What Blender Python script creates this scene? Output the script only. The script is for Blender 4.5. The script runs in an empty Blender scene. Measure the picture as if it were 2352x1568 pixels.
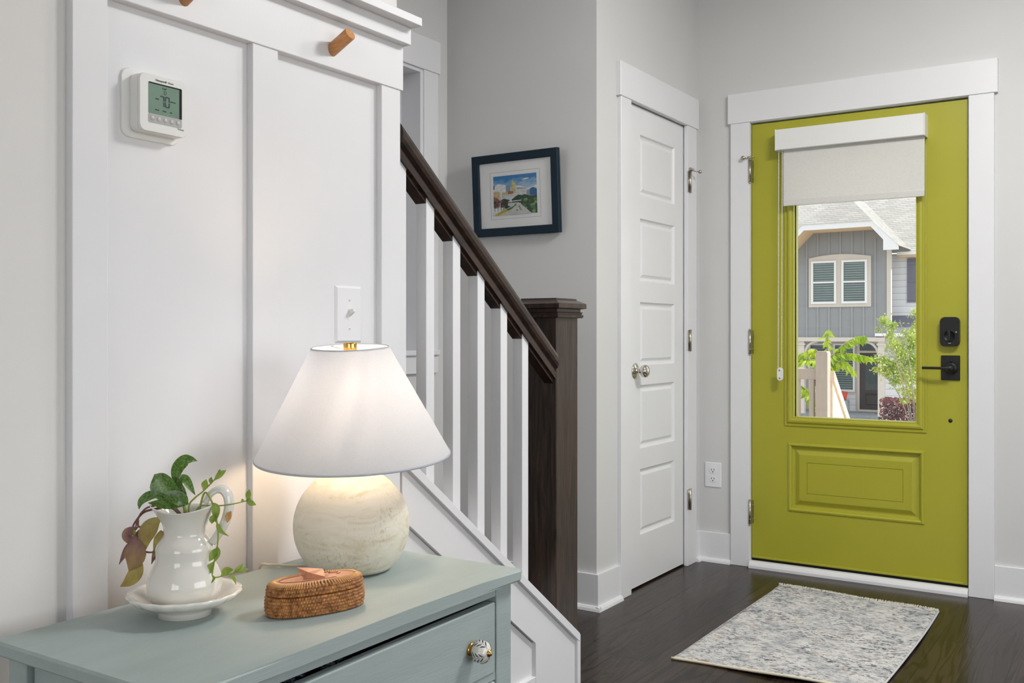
import bpy, bmesh, math, random
from mathutils import Vector, Matrix
random.seed(7)
C = bpy.context.scene.collection
S = bpy.context.scene
PI = math.pi

# ------------------------------------------------------------------ camera
YAW = math.atan(1464 / 2240)
cd = bpy.data.cameras.new('camera')
cd.sensor_width = 36
cd.lens = 36 * 2240 / 2352
cd.shift_y = -19 / 2352
cd.clip_start = 0.05
cd.clip_end = 500
cam = bpy.data.objects.new('camera', cd)
cam.location = (0, 0, 1.094)
cam.rotation_euler = (PI / 2, 0, YAW)
C.objects.link(cam)
S.camera = cam

# ------------------------------------------------------------------ light
w = bpy.data.worlds.new('sky')
S.world = w
w.use_nodes = True
nt = w.node_tree
sky = nt.nodes.new('ShaderNodeTexSky')
sky.sky_type = 'NISHITA'
sky.sun_disc = False
sky.sun_elevation = math.radians(55)
sky.sun_rotation = math.radians(80)
hs = nt.nodes.new('ShaderNodeHueSaturation')
hs.inputs['Saturation'].default_value = .12
nt.links.new(sky.outputs[0], hs.inputs['Color'])
nt.links.new(hs.outputs[0], nt.nodes['Background'].inputs[0])
nt.nodes['Background'].inputs[1].default_value = 0.36
sd = bpy.data.lights.new('sun', 'SUN')
sd.energy = 5.5
sd.angle = 0.0093
sd.color = (1, .975, .94)
sun = bpy.data.objects.new('sun', sd)
sun.rotation_euler = Vector((.58, .06, .81)).to_track_quat('Z', 'Y').to_euler()
C.objects.link(sun)


def area(name, loc, to, sx, sy, power, col=(1, 1, 1)):
    d = bpy.data.lights.new(name, 'AREA')
    d.shape = 'RECTANGLE'
    d.size = sx
    d.size_y = sy
    d.energy = power
    d.color = col
    o = bpy.data.objects.new(name, d)
    o.location = loc
    o.rotation_euler = (Vector(loc) - Vector(to)).to_track_quat('Z', 'Y').to_euler()
    C.objects.link(o)
    return o


area('right_window_fill', (3.42, 1.4, 1.5), (0, 1.4, 1.4), 3.0, 1.7, 28, (.97, .985, 1))  # area light added outside an unseen window to stand in for daylight
area('rear_fill', (.9, -3.22, 1.5), (.9, 0, 1.4), 2.6, 1.7, 30, (.98, .99, 1))  # added fill from behind the camera, no known source there
area('foyer_ceiling_light', (.15, 2.65, 2.70), (.05, 2.75, 0), .45, .45, 46, (1, .99, .975))
gl = bpy.data.lights.new('foyer_corner_fill', 'POINT')  # unseen point fill added to brighten the front wall near the closet corner
gl.energy = 18
gl.shadow_soft_size = .12
gl.color = (1, .99, .975)
go = bpy.data.objects.new('foyer_corner_fill', gl)
go.location = (-.5, 3.0, 2.5)
C.objects.link(go)
S.view_settings.view_transform = 'Standard'
S.view_settings.look = 'None'
S.view_settings.exposure = 0.0
S.view_settings.gamma = 1
S.view_settings.use_curve_mapping = False

# ------------------------------------------------------------------ materials


def lin(c):
    r = []
    for v in c[:3]:
        v = v / 255
        r.append(v / 12.92 if v <= .04045 else ((v + .055) / 1.055) ** 2.4)
    return (r[0], r[1], r[2], 1)


def newmat(name):
    m = bpy.data.materials.new(name)
    m.use_nodes = True
    n = m.node_tree.nodes
    for x in list(n):
        n.remove(x)
    out = n.new('ShaderNodeOutputMaterial')
    return m, n, m.node_tree.links, out


def noise(n, l, scale, stretch=(1, 1, 1), detail=4, rough=.55, dist=0, src='Object'):
    tc = n.new('ShaderNodeTexCoord')
    mp = n.new('ShaderNodeMapping')
    mp.inputs['Scale'].default_value = stretch
    l.new(tc.outputs[src], mp.inputs[0])
    t = n.new('ShaderNodeTexNoise')
    t.inputs['Scale'].default_value = scale
    t.inputs['Detail'].default_value = detail
    t.inputs['Roughness'].default_value = rough
    t.inputs['Distortion'].default_value = dist
    l.new(mp.outputs[0], t.inputs['Vector'])
    return t


def ramp(n, l, fac, stops):
    r = n.new('ShaderNodeValToRGB')
    e = r.color_ramp.elements
    while len(e) < len(stops):
        e.new(.5)
    for i, (p, c) in enumerate(stops):
        e[i].position = p
        e[i].color = c
    l.new(fac, r.inputs[0])
    return r


def sc(c, k):
    return (min(1, c[0] * k), min(1, c[1] * k), min(1, c[2] * k), 1)


def bump(n, l, fac, strength, dist=.002):
    b = n.new('ShaderNodeBump')
    b.inputs['Strength'].default_value = strength
    b.inputs['Distance'].default_value = dist
    l.new(fac, b.inputs['Height'])
    return b


def M(name, col, rough=.5, var=.04, vs=8, stretch=(1, 1, 1), metal=0, bp=0, bs=200, spec=.5, col2=None, lo=.3, hi=.7, coat=0):
    m, n, l, out = newmat(name)
    p = n.new('ShaderNodeBsdfPrincipled')
    c = lin(col)
    t = noise(n, l, vs, stretch)
    a, b = (sc(c, 1 - var), sc(c, 1 + var)) if col2 is None else (c, lin(col2))
    r = ramp(n, l, t.outputs[0], [(lo, a), (hi, b)])
    l.new(r.outputs[0], p.inputs['Base Color'])
    p.inputs['Roughness'].default_value = rough
    p.inputs['Metallic'].default_value = metal
    p.inputs['Specular IOR Level'].default_value = spec
    if coat:
        p.inputs['Coat Weight'].default_value = coat
        p.inputs['Coat Roughness'].default_value = .05
    if bp:
        t2 = noise(n, l, bs, stretch)
        l.new(bump(n, l, t2.outputs[0], bp).outputs[0], p.inputs['Normal'])
    l.new(p.outputs[0], out.inputs[0])
    return m


def thin(name, col, tr=.5, col2=None, vs=30, var=.1, rough=.5, gloss=.0, stretch=(1, 1, 1), tcol=None):
    """diffuse + translucent (leaf, lampshade, blind)"""
    m, n, l, out = newmat(name)
    c = lin(col)
    t = noise(n, l, vs, stretch)
    a, b = (sc(c, 1 - var), sc(c, 1 + var)) if col2 is None else (c, lin(col2))
    r = ramp(n, l, t.outputs[0], [(.35, a), (.65, b)])
    d = n.new('ShaderNodeBsdfDiffuse')
    tl = n.new('ShaderNodeBsdfTranslucent')
    mx = n.new('ShaderNodeMixShader')
    mx.inputs[0].default_value = tr
    l.new(r.outputs[0], d.inputs[0])
    if tcol:
        tl.inputs[0].default_value = lin(tcol)
    else:
        l.new(r.outputs[0], tl.inputs[0])
    l.new(d.outputs[0], mx.inputs[1])
    l.new(tl.outputs[0], mx.inputs[2])
    last = mx
    if gloss:
        g = n.new('ShaderNodeBsdfGlossy')
        g.inputs['Roughness'].default_value = rough
        m2 = n.new('ShaderNodeMixShader')
        m2.inputs[0].default_value = gloss
        l.new(mx.outputs[0], m2.inputs[1])
        l.new(g.outputs[0], m2.inputs[2])
        last = m2
    l.new(last.outputs[0], out.inputs[0])
    return m


def glassmat(name, tint=(255, 255, 255), k=1.0, ior=1.45):
    m, n, l, out = newmat(name)
    tr = n.new('ShaderNodeBsdfTransparent')
    tr.inputs[0].default_value = lin(tint)
    g = n.new('ShaderNodeBsdfGlossy')
    g.inputs['Roughness'].default_value = .02
    f = n.new('ShaderNodeFresnel')
    f.inputs[0].default_value = ior
    mu = n.new('ShaderNodeMath')
    mu.operation = 'MULTIPLY'
    mu.inputs[1].default_value = k
    l.new(f.outputs[0], mu.inputs[0])
    mx = n.new('ShaderNodeMixShader')
    l.new(mu.outputs[0], mx.inputs[0])
    l.new(tr.outputs[0], mx.inputs[1])
    l.new(g.outputs[0], mx.inputs[2])
    l.new(mx.outputs[0], out.inputs[0])
    return m


def emit(name, col, s):
    m, n, l, out = newmat(name)
    e = n.new('ShaderNodeEmission')
    e.inputs[0].default_value = lin(col)
    e.inputs[1].default_value = s
    l.new(e.outputs[0], out.inputs[0])
    return m


def floormat():
    m, n, l, out = newmat('dark_hardwood')
    tc = n.new('ShaderNodeTexCoord')
    mp = n.new('ShaderNodeMapping')
    mp.inputs['Rotation'].default_value = (0, 0, PI / 2)
    l.new(tc.outputs['Object'], mp.inputs[0])
    br = n.new('ShaderNodeTexBrick')
    br.offset = .37
    br.inputs['Scale'].default_value = 1
    br.inputs['Brick Width'].default_value = 1.25
    br.inputs['Row Height'].default_value = .127
    br.inputs['Mortar Size'].default_value = .0022
    br.inputs['Mortar Smooth'].default_value = .3
    br.inputs['Color1'].default_value = lin((44, 34, 28))
    br.inputs['Color2'].default_value = lin((60, 47, 39))
    br.inputs['Mortar'].default_value = lin((26, 20, 17))
    l.new(mp.outputs[0], br.inputs[0])
    wn = noise(n, l, 1.0, (9, .8, 1), 2, .45, .6)
    wm = n.new('ShaderNodeMath')
    wm.operation = 'MULTIPLY'
    wm.inputs[1].default_value = 95
    l.new(wn.outputs[0], wm.inputs[0])
    ws = n.new('ShaderNodeMath')
    ws.operation = 'SINE'
    l.new(wm.outputs[0], ws.inputs[0])
    wa = n.new('ShaderNodeMath')
    wa.operation = 'MULTIPLY_ADD'
    wa.inputs[1].default_value = .5
    wa.inputs[2].default_value = .5
    l.new(ws.outputs[0], wa.inputs[0])
    nz = noise(n, l, 30, (6, .6, 1), 6, .6)
    mul = n.new('ShaderNodeMix')
    mul.data_type = 'RGBA'
    mul.blend_type = 'MULTIPLY'
    mul.inputs[0].default_value = .8
    r = ramp(n, l, wa.outputs[0], [(.08, (.25, .22, .21, 1)), (.5, (1, 1, 1, 1))])
    l.new(br.outputs[0], mul.inputs[6])
    l.new(r.outputs[0], mul.inputs[7])
    mul2 = n.new('ShaderNodeMix')
    mul2.data_type = 'RGBA'
    mul2.blend_type = 'MULTIPLY'
    mul2.inputs[0].default_value = .6
    r2 = ramp(n, l, nz.outputs[0], [(.3, (.55, .55, .55, 1)), (.6, (1, 1, 1, 1))])
    l.new(mul.outputs[2], mul2.inputs[6])
    l.new(r2.outputs[0], mul2.inputs[7])
    p = n.new('ShaderNodeBsdfPrincipled')
    l.new(mul2.outputs[2], p.inputs['Base Color'])
    p.inputs['Specular IOR Level'].default_value = .2
    rr = ramp(n, l, nz.outputs[0], [(.2, (.27, .27, .27, 1)), (.8, (.2, .2, .2, 1))])
    l.new(rr.outputs[0], p.inputs['Roughness'])
    b0 = bump(n, l, r.outputs[0], .10, .001)
    b1 = bump(n, l, nz.outputs[0], .08, .001)
    l.new(b0.outputs[0], b1.inputs['Normal'])
    inv = n.new('ShaderNodeMath')
    inv.operation = 'SUBTRACT'
    inv.inputs[0].default_value = 1
    l.new(br.outputs['Fac'], inv.inputs[1])
    b2 = bump(n, l, inv.outputs[0], .5, .002)
    l.new(b1.outputs[0], b2.inputs['Normal'])
    l.new(b2.outputs[0], p.inputs['Normal'])
    l.new(p.outputs[0], out.inputs[0])
    return m


def rugmat():
    m, n, l, out = newmat('rug_pile')
    base = noise(n, l, 9, (1, 1, 1), 5, .65)
    r1 = ramp(n, l, base.outputs[0], [(.3, lin((172, 175, 179))), (.5, lin((218, 216, 212))), (.72, lin((230, 228, 222)))])
    fl = noise(n, l, 66, (.75, 1.5, 1), 6, .75, .5)
    r2 = ramp(n, l, fl.outputs[0], [(.38, lin((70, 80, 98))), (.45, lin((160, 166, 176))), (.51, (1, 1, 1, 1))])
    dn = noise(n, l, 5.5, (1, 1.4, 1), 3)
    rd = ramp(n, l, dn.outputs[0], [(.42, (0, 0, 0, 1)), (.6, (1, 1, 1, 1))])
    tn = noise(n, l, 13, (1, 2, 1), 5, .7)
    r3 = ramp(n, l, tn.outputs[0], [(.56, (1, 1, 1, 1)), (.68, lin((200, 170, 144)))])
    a = n.new('ShaderNodeMix')
    a.data_type = 'RGBA'
    a.blend_type = 'MULTIPLY'
    fm = n.new('ShaderNodeMapRange')
    fm.inputs['To Min'].default_value = .55
    fm.inputs['To Max'].default_value = 1.0
    l.new(rd.outputs[0], fm.inputs[0])
    l.new(fm.outputs[0], a.inputs[0])
    l.new(r1.outputs[0], a.inputs[6])
    l.new(r2.outputs[0], a.inputs[7])
    b = n.new('ShaderNodeMix')
    b.data_type = 'RGBA'
    b.blend_type = 'MULTIPLY'
    b.inputs[0].default_value = .8
    l.new(a.outputs[2], b.inputs[6])
    l.new(r3.outputs[0], b.inputs[7])
    p = n.new('ShaderNodeBsdfPrincipled')
    p.inputs['Roughness'].default_value = .95
    p.inputs['Specular IOR Level'].default_value = .1
    l.new(b.outputs[2], p.inputs['Base Color'])
    bn = noise(n, l, 260, (.6, 1.5, 1), 3, .7)
    l.new(bump(n, l, bn.outputs[0], .8, .004).outputs[0], p.inputs['Normal'])
    l.new(p.outputs[0], out.inputs[0])
    return m


def woodmat(name, c1, c2, scale=1, axis='z', rough=.35, dist=3, bp=.15, stretch=None, fine=.5):
    m, n, l, out = newmat(name)
    st = stretch or {'z': (9, 9, .7), 'y': (9, .7, 9), 'x': (.7, 9, 9)}[axis]
    t = noise(n, l, 4 * scale, st, 6, .6, dist)
    t2 = noise(n, l, 22 * scale, st, 5, .7)
    r = ramp(n, l, t.outputs[0], [(.32, lin(c1)), (.68, lin(c2))])
    r2 = ramp(n, l, t2.outputs[0], [(.35, (1 - fine, 1 - fine, 1 - fine, 1)), (.6, (1, 1, 1, 1))])
    a = n.new('ShaderNodeMix')
    a.data_type = 'RGBA'
    a.blend_type = 'MULTIPLY'
    a.inputs[0].default_value = .7
    l.new(r.outputs[0], a.inputs[6])
    l.new(r2.outputs[0], a.inputs[7])
    p = n.new('ShaderNodeBsdfPrincipled')
    p.inputs['Roughness'].default_value = rough
    l.new(a.outputs[2], p.inputs['Base Color'])
    if bp:
        l.new(bump(n, l, t2.outputs[0], bp, .001).outputs[0], p.inputs['Normal'])
    l.new(p.outputs[0], out.inputs[0])
    return m


def whitewash():
    m, n, l, out = newmat('whitewashed_wood')
    t = noise(n, l, 9, (1, 1, 3.2), 5, .6, 2.5)
    r = ramp(n, l, t.outputs[0], [(.30, lin((206, 196, 170))), (.46, lin((224, 218, 201))), (.7, lin((232, 228, 216)))])
    f = noise(n, l, 210, (1, 1, .6), 4, .75, .5)
    r2 = ramp(n, l, f.outputs[0], [(.36, lin((204, 190, 158))), (.47, (1, 1, 1, 1))])
    k = noise(n, l, 7, (1, 1, 1.6), 2)
    rk = ramp(n, l, k.outputs[0], [(.45, (0, 0, 0, 1)), (.62, (.75, .75, .75, 1))])
    a = n.new('ShaderNodeMix')
    a.data_type = 'RGBA'
    a.blend_type = 'MULTIPLY'
    l.new(rk.outputs[0], a.inputs[0])
    l.new(r.outputs[0], a.inputs[6])
    l.new(r2.outputs[0], a.inputs[7])
    p = n.new('ShaderNodeBsdfPrincipled')
    p.inputs['Roughness'].default_value = .62
    l.new(a.outputs[2], p.inputs['Base Color'])
    l.new(bump(n, l, f.outputs[0], .25, .001).outputs[0], p.inputs['Normal'])
    l.new(p.outputs[0], out.inputs[0])
    return m


def shingles():
    m, n, l, out = newmat('roof_shingles')
    tc = n.new('ShaderNodeTexCoord')
    sp = n.new('ShaderNodeSeparateXYZ')
    l.new(tc.outputs['Object'], sp.inputs[0])
    ad = n.new('ShaderNodeMath')
    ad.inputs[0].default_value = 0
    l.new(sp.outputs[0], ad.inputs[0])
    l.new(sp.outputs[1], ad.inputs[1])
    cb = n.new('ShaderNodeCombineXYZ')
    l.new(ad.outputs[0], cb.inputs[0])
    l.new(sp.outputs[2], cb.inputs[1])
    br = n.new('ShaderNodeTexBrick')
    br.inputs['Scale'].default_value = 1
    br.inputs['Brick Width'].default_value = .30
    br.inputs['Row Height'].default_value = .066
    br.inputs['Mortar Size'].default_value = .005
    br.inputs['Color1'].default_value = lin((200, 197, 192))
    br.inputs['Color2'].default_value = lin((216, 214, 209))
    br.inputs['Mortar'].default_value = lin((150, 146, 142))
    l.new(cb.outputs[0], br.inputs[0])
    p = n.new('ShaderNodeBsdfPrincipled')
    p.inputs['Roughness'].default_value = .9
    l.new(br.outputs[0], p.inputs['Base Color'])
    l.new(p.outputs[0], out.inputs[0])
    return m


def lapmat():
    m, n, l, out = newmat('white_lap_siding')
    tc = n.new('ShaderNodeTexCoord')
    wv = n.new('ShaderNodeTexWave')
    wv.wave_profile = 'SAW'
    wv.bands_direction = 'Z'
    wv.inputs['Scale'].default_value = .31 / .19
    l.new(tc.outputs['Object'], wv.inputs[0])
    r = ramp(n, l, wv.outputs['Fac'], [(.0, lin((226, 227, 229))), (.93, lin((232, 233, 235))), (.97, lin((150, 154, 160)))])
    p = n.new('ShaderNodeBsdfPrincipled')
    p.inputs['Roughness'].default_value = .6
    l.new(r.outputs[0], p.inputs['Base Color'])
    l.new(bump(n, l, wv.outputs['Fac'], .4, .01).outputs[0], p.inputs['Normal'])
    l.new(p.outputs[0], out.inputs[0])
    return m


def skypaint():
    m, n, l, out = newmat('watercolour_sky')
    tc = n.new('ShaderNodeTexCoord')
    sp = n.new('ShaderNodeSeparateXYZ')
    l.new(tc.outputs['Generated'], sp.inputs[0])
    t = noise(n, l, 5, (1, 1, 2.5), 5, .6, 0, 'Generated')
    ad = n.new('ShaderNodeMath')
    ad.operation = 'MULTIPLY_ADD'
    ad.inputs[1].default_value = .55
    l.new(t.outputs[0], ad.inputs[0])
    l.new(sp.outputs[2], ad.inputs[2])
    r = ramp(n, l, ad.outputs[0], [(.78, lin((216, 222, 224))), (.98, lin((168, 196, 216))), (1.0, lin((96, 152, 196)))])
    r.color_ramp.elements[1].position = .93
    r.color_ramp.elements[2].position = .99
    p = n.new('ShaderNodeBsdfPrincipled')
    p.inputs['Roughness'].default_value = .9
    mp = n.new('ShaderNodeMapRange')
    mp.inputs['From Max'].default_value = 1.4
    l.new(ad.outputs[0], mp.inputs[0])
    r2 = ramp(n, l, mp.outputs[0], [(.6, lin((222, 224, 222))), (.72, lin((160, 196, 222))), (.86, lin((62, 134, 194)))])
    l.new(r2.outputs[0], p.inputs['Base Color'])
    l.new(p.outputs[0], out.inputs[0])
    return m


WHITE = M('white_trim_paint', (229, 229, 231), .38, .012, 5, bp=.04, bs=300)
WALL = M('grey_white_wall_paint', (211, 211, 210), .6, .012, 4, bp=.05, bs=420)
CEIL = M('ceiling_paint', (232, 231, 228), .8, .01, 4)
FLOOR = floormat()
LIME = M('lime_door_paint', (169, 166, 48), .42, .02, 5, bp=.06, bs=350)
BLACK = M('matte_black_metal', (20, 20, 22), .42, .1, 40)
DARKGAP = M('dark_void', (12, 12, 12), .8, .1, 10)
NICKEL = M('satin_nickel', (188, 182, 172), .28, .08, 60, metal=1)
CHROME = M('polished_nickel', (214, 208, 198), .1, .04, 30, metal=1)
BRASS = M('brass', (214, 172, 96), .22, .06, 40, metal=1)
PLASTIC = M('white_plastic', (232, 232, 229), .32, .01, 20)
PLASTIC2 = M('switch_plastic', (234, 234, 236), .22, .01, 20)
DWOOD = woodmat('dark_stained_oak', (26, 20, 17), (78, 60, 50), 1, 'z', .3, 2.5, .2)
DWOODR = woodmat('dark_stained_rail', (30, 21, 16), (66, 46, 36), 1, 'y', .3, 1.5, .15, stretch=(9, 1.2, 6))
SAGE = M('sage_chalk_paint', (160, 173, 171), .55, .05, 6, (4, .6, 8), bp=.22, bs=60)
BEECH = woodmat('beech_wood', (200, 134, 76), (224, 164, 106), 1.5, 'x', .45, 1, .1, fine=.2)
CERAMIC = M('white_glazed_ceramic', (224, 221, 213), .1, .01, 10, coat=.5, bp=.02, bs=25)
RATTAN = M('rattan_cane', (122, 72, 32), .45, .3, 140, col2=(196, 138, 78), lo=.35, hi=.65, bp=.2, bs=500)
CARVED = woodmat('carved_terracotta_wood', (186, 122, 88), (208, 150, 116), 2, 'y', .5, 1, .1, fine=.2)
GROOVE = M('groove_brown', (84, 44, 30), .6, .1, 60)
WASH = whitewash()
SHADE = thin('white_linen_shade', (238, 237, 234), .58, vs=260, var=.03, tcol=(214, 221, 234))
BULB = emit('warm_bulb', (255, 223, 186), 66)
NAVY = M('navy_frame', (18, 38, 52), .55, .08, 30, spec=.25)
MATB = M('white_mat_board', (246, 246, 245), .85, .01, 20)
GLASS = glassmat('picture_glass', k=.5, ior=1.3)
PANE = glassmat('window_glass', (250, 252, 252), .55)
BLINDF = thin('cream_blind_fabric', (234, 233, 227), .25, vs=240, var=.03)
LCD = M('lcd_green', (112, 140, 122), .3, .05, 30)
LCDK = M('lcd_ink', (36, 50, 54), .4, .05, 30)
GREYP = M('grey_button_strip', (172, 172, 170), .4, .02, 30)
GREYB = M('grey_button', (186, 186, 184), .3, .02, 30)
INK = M('grey_ink', (120, 120, 120), .5, .02, 30)
RUG = rugmat()
CREAM = M('cream_binding_yarn', (226, 216, 192), .9, .08, 200, bp=.5, bs=500)
KNOBINK = M('slate_ink_glaze', (66, 70, 84), .15, .08, 60, coat=.4)
CLOTH = M('navy_patterned_cloth', (24, 30, 60), .8, col2=(190, 200, 214), vs=70, lo=.52, hi=.6)

# ------------------------------------------------------------------ mesh helpers


class MB:
    def __init__(s):
        s.bm = bmesh.new()
        s.mi = 0

    def _add(s, vs, fs, smooth=False):
        v = [s.bm.verts.new(p) for p in vs]
        out = []
        for f in fs:
            try:
                q = s.bm.faces.new([v[i] for i in f])
                q.smooth = smooth
                q.material_index = s.mi
                out.append(q)
            except ValueError:
                pass
        return v, out

    def box(s, x0, x1, y0, y1, z0, z1, bev=0, seg=1):
        x0, x1 = min(x0, x1), max(x0, x1)
        y0, y1 = min(y0, y1), max(y0, y1)
        z0, z1 = min(z0, z1), max(z0, z1)
        vs = [(x, y, z) for x in (x0, x1) for y in (y0, y1) for z in (z0, z1)]
        fs = [(0, 1, 3, 2), (4, 6, 7, 5), (0, 4, 5, 1), (2, 3, 7, 6), (0, 2, 6, 4), (1, 5, 7, 3)]
        v, f = s._add(vs, fs)
        if bev:
            ed = list({e for q in f for e in q.edges})
            r = bmesh.ops.bevel(s.bm, geom=ed, offset=bev, segments=seg, affect='EDGES', profile=.5, clamp_overlap=True)
            for q in r['faces']:
                q.material_index = s.mi
                if seg > 1:
                    q.smooth = True
        return s

    def prism(s, poly, axis, a0, a1, bev=0):
        def mp(p, a):
            return {'x': (a, p[0], p[1]), 'y': (p[0], a, p[1]), 'z': (p[0], p[1], a)}[axis]
        n = len(poly)
        vs = [mp(p, a0) for p in poly] + [mp(p, a1) for p in poly]
        fs = [tuple(range(n)), tuple(range(2 * n - 1, n - 1, -1))]
        fs += [(i, i + n, (i + 1) % n + n, (i + 1) % n) for i in range(n)]
        v, f = s._add(vs, fs)
        if bev:
            ed = list({e for q in f for e in q.edges})
            r = bmesh.ops.bevel(s.bm, geom=ed, offset=bev, segments=1, affect='EDGES', clamp_overlap=True)
            for q in r['faces']:
                q.material_index = s.mi
        return s

    def quad(s, *p):
        s._add(p, [tuple(range(len(p)))])
        return s

    def lathe(s, prof, c=(0, 0, 0), axis='z', n=32, sx=1, sy=1, warp=None, closed=True):
        vs = []
        for (r, h) in prof:
            for i in range(n):
                a = 2 * PI * i / n
                rr = r * (warp(a, h, r) if warp else 1)
                u, v = rr * math.cos(a) * sx, rr * math.sin(a) * sy
                p = {'z': (u, v, h), 'x': (h, u, v), 'y': (u, h, v), '-y': (u, -h, v)}[axis]
                vs.append((c[0] + p[0], c[1] + p[1], c[2] + p[2]))
        fs = []
        for k in range(len(prof) - 1):
            for i in range(n):
                j = (i + 1) % n
                fs.append((k * n + i, k * n + j, (k + 1) * n + j, (k + 1) * n + i))
        v, f = s._add(vs, fs, True)
        if closed:
            for k in (0, len(prof) - 1):
                if prof[k][0] > 1e-6:
                    try:
                        q = s.bm.faces.new(v[k * n:(k + 1) * n])
                        q.material_index = s.mi
                    except ValueError:
                        pass
        return s

    def tube(s, pts, rad, n=8, caps=True, flat=None, smooth=True):
        pts = [Vector(p) for p in pts]
        N = len(pts)
        rads = rad if isinstance(rad, (list, tuple)) else [rad] * N
        t0 = (pts[1] - pts[0]).normalized()
        up = Vector((0, 0, 1)) if abs(t0.z) < .9 else Vector((1, 0, 0))
        nrm = (up - t0 * up.dot(t0)).normalized()
        vs = []
        for i in range(N):
            t = (pts[min(i + 1, N - 1)] - pts[max(i - 1, 0)])
            if t.length < 1e-9:
                t = t0.copy()
            t.normalize()
            nrm = (nrm - t * nrm.dot(t)).normalized()
            b = t.cross(nrm)
            for k in range(n):
                a = 2 * PI * k / n
                f = flat or (1, 1)
                vs.append(pts[i] + nrm * (math.cos(a) * rads[i] * f[0]) + b * (math.sin(a) * rads[i] * f[1]))
        fs = []
        for i in range(N - 1):
            for k in range(n):
                j = (k + 1) % n
                fs.append((i * n + k, i * n + j, (i + 1) * n + j, (i + 1) * n + k))
        if caps:
            fs.append(tuple(range(n - 1, -1, -1)))
            fs.append(tuple((N - 1) * n + k for k in range(n)))
        s._add(vs, fs, smooth)
        return s

    def sphere(s, c, r, n=16, m=10, sx=1, sy=1, sz=1):
        prof = [(max(1e-5, math.sin(PI * i / m)) * r, -math.cos(PI * i / m) * r * sz) for i in range(m + 1)]
        s.lathe(prof, c, 'z', n, sx, sy, closed=False)
        return s

    def sweep(s, fn, a0, a1, b0, b1, prof, fill=True):
        """mitred rectangular moulding; prof = (inset, out)"""
        rings = []
        for (i, o) in prof:
            rings.append([fn(a0 + i, b0 + i, o), fn(a1 - i, b0 + i, o), fn(a1 - i, b1 - i, o), fn(a0 + i, b1 - i, o)])
        vs = [p for r in rings for p in r]
        fs = []
        for k in range(len(prof) - 1):
            for i in range(4):
                j = (i + 1) % 4
                fs.append((k * 4 + i, k * 4 + j, (k + 1) * 4 + j, (k + 1) * 4 + i))
        if fill:
            k = (len(prof) - 1) * 4
            fs.append((k, k + 1, k + 2, k + 3))
        s._add(vs, fs)
        return s

    def build(s, name, mat, parent=None, **props):
        me = bpy.data.meshes.new(name)
        bmesh.ops.recalc_face_normals(s.bm, faces=s.bm.faces)
        o_ = ORG.get(parent.name, Vector((0, 0, 0))) if parent else Vector((0, 0, 0))
        if o_.length:
            bmesh.ops.translate(s.bm, verts=s.bm.verts, vec=-o_)
        s.bm.to_mesh(me)
        s.bm.free()
        for m in (mat if isinstance(mat, (list, tuple)) else [mat]):
            me.materials.append(m)
        o = bpy.data.objects.new(name, me)
        C.objects.link(o)
        if parent:
            o.parent = parent
        ORG[o.name] = o_
        for k, v in props.items():
            o[k] = v
        return o


ORG = {}


def thing(name, label, cat, loc, group=None):
    o = bpy.data.objects.new(name, None)
    o.location = loc
    o.empty_display_size = .05
    C.objects.link(o)
    ORG[o.name] = Vector(loc)
    o['label'] = label
    o['category'] = cat
    if group:
        o['group'] = group
    return o


def tag(o, label, cat, group=None):
    o['label'] = label
    o['category'] = cat
    if group:
        o['group'] = group
    return o


def struct(mb, name, mat, parent=None):
    o = mb.build(name, mat, parent)
    if parent is None:
        o['kind'] = 'structure'
    return o


def dup(root, loc, label=None):
    r = root.copy()
    C.objects.link(r)
    r.location = loc
    if label:
        r['label'] = label
    for ch in list(root.children):
        c = ch.copy()
        C.objects.link(c)
        c.parent = r
        for g in ch.children:
            d = g.copy()
            C.objects.link(d)
            d.parent = c
    return r


def spline(pts, n=6):
    P = [Vector(p) for p in pts]
    P = [P[0] * 2 - P[1]] + P + [P[-1] * 2 - P[-2]]
    out = []
    for i in range(1, len(P) - 2):
        for k in range(n):
            t = k / n
            a, b, c, d = P[i - 1], P[i], P[i + 1], P[i + 2]
            out.append(.5 * ((2 * b) + (c - a) * t + (2 * a - 5 * b + 4 * c - d) * t * t + (3 * b - a - 3 * c + d) * t ** 3))
    out.append(P[-2])
    return out


def leaf(mb, pts, width, face, fold=.25, n=5, peak=.45, cup=0.0):
    """blade along a midrib; 'face' is the direction the blade looks"""
    mid = spline(pts, n)
    N = len(mid)
    face = Vector(face).normalized()
    vs, fs = [], []
    for i, p in enumerate(mid):
        t = (mid[min(i + 1, N - 1)] - mid[max(i - 1, 0)]).normalized()
        side = t.cross(face)
        if side.length < 1e-4:
            side = t.orthogonal()
        side.normalize()
        nn = side.cross(t).normalized()
        u = i / (N - 1)
        e = math.log(.5) / math.log(peak)
        wd = width * .5 * max(.0, math.sin(PI * min(1, u ** e))) ** 1.1 + .0004
        for q in (-1, -.55, 0, .55, 1):
            vs.append(p + side * (q * wd) + nn * (abs(q) * wd * fold + cup * wd * q * q))
    for i in range(N - 1):
        for k in range(4):
            fs.append((i * 5 + k, i * 5 + k + 1, (i + 1) * 5 + k + 1, (i + 1) * 5 + k))
    mb._add(vs, fs, True)


# ================================================================== STRUCTURE
# floor
struct(MB().box(-2.7, 3.3, -3.1, 4.62, -.1, 0), 'floor', FLOOR)
# ceiling with stairwell left open above the stairs
cb_ = MB()
cb_.box(-1.58, 3.3, -3.1, 4.6, 2.74, 2.86)
cb_.box(-2.7, -1.58, 2.75, 4.6, 2.74, 2.86)
cb_.box(-2.7, -1.46, -3.1, 2.87, 5.0, 5.1)
struct(cb_, 'ceiling', CEIL)
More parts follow.
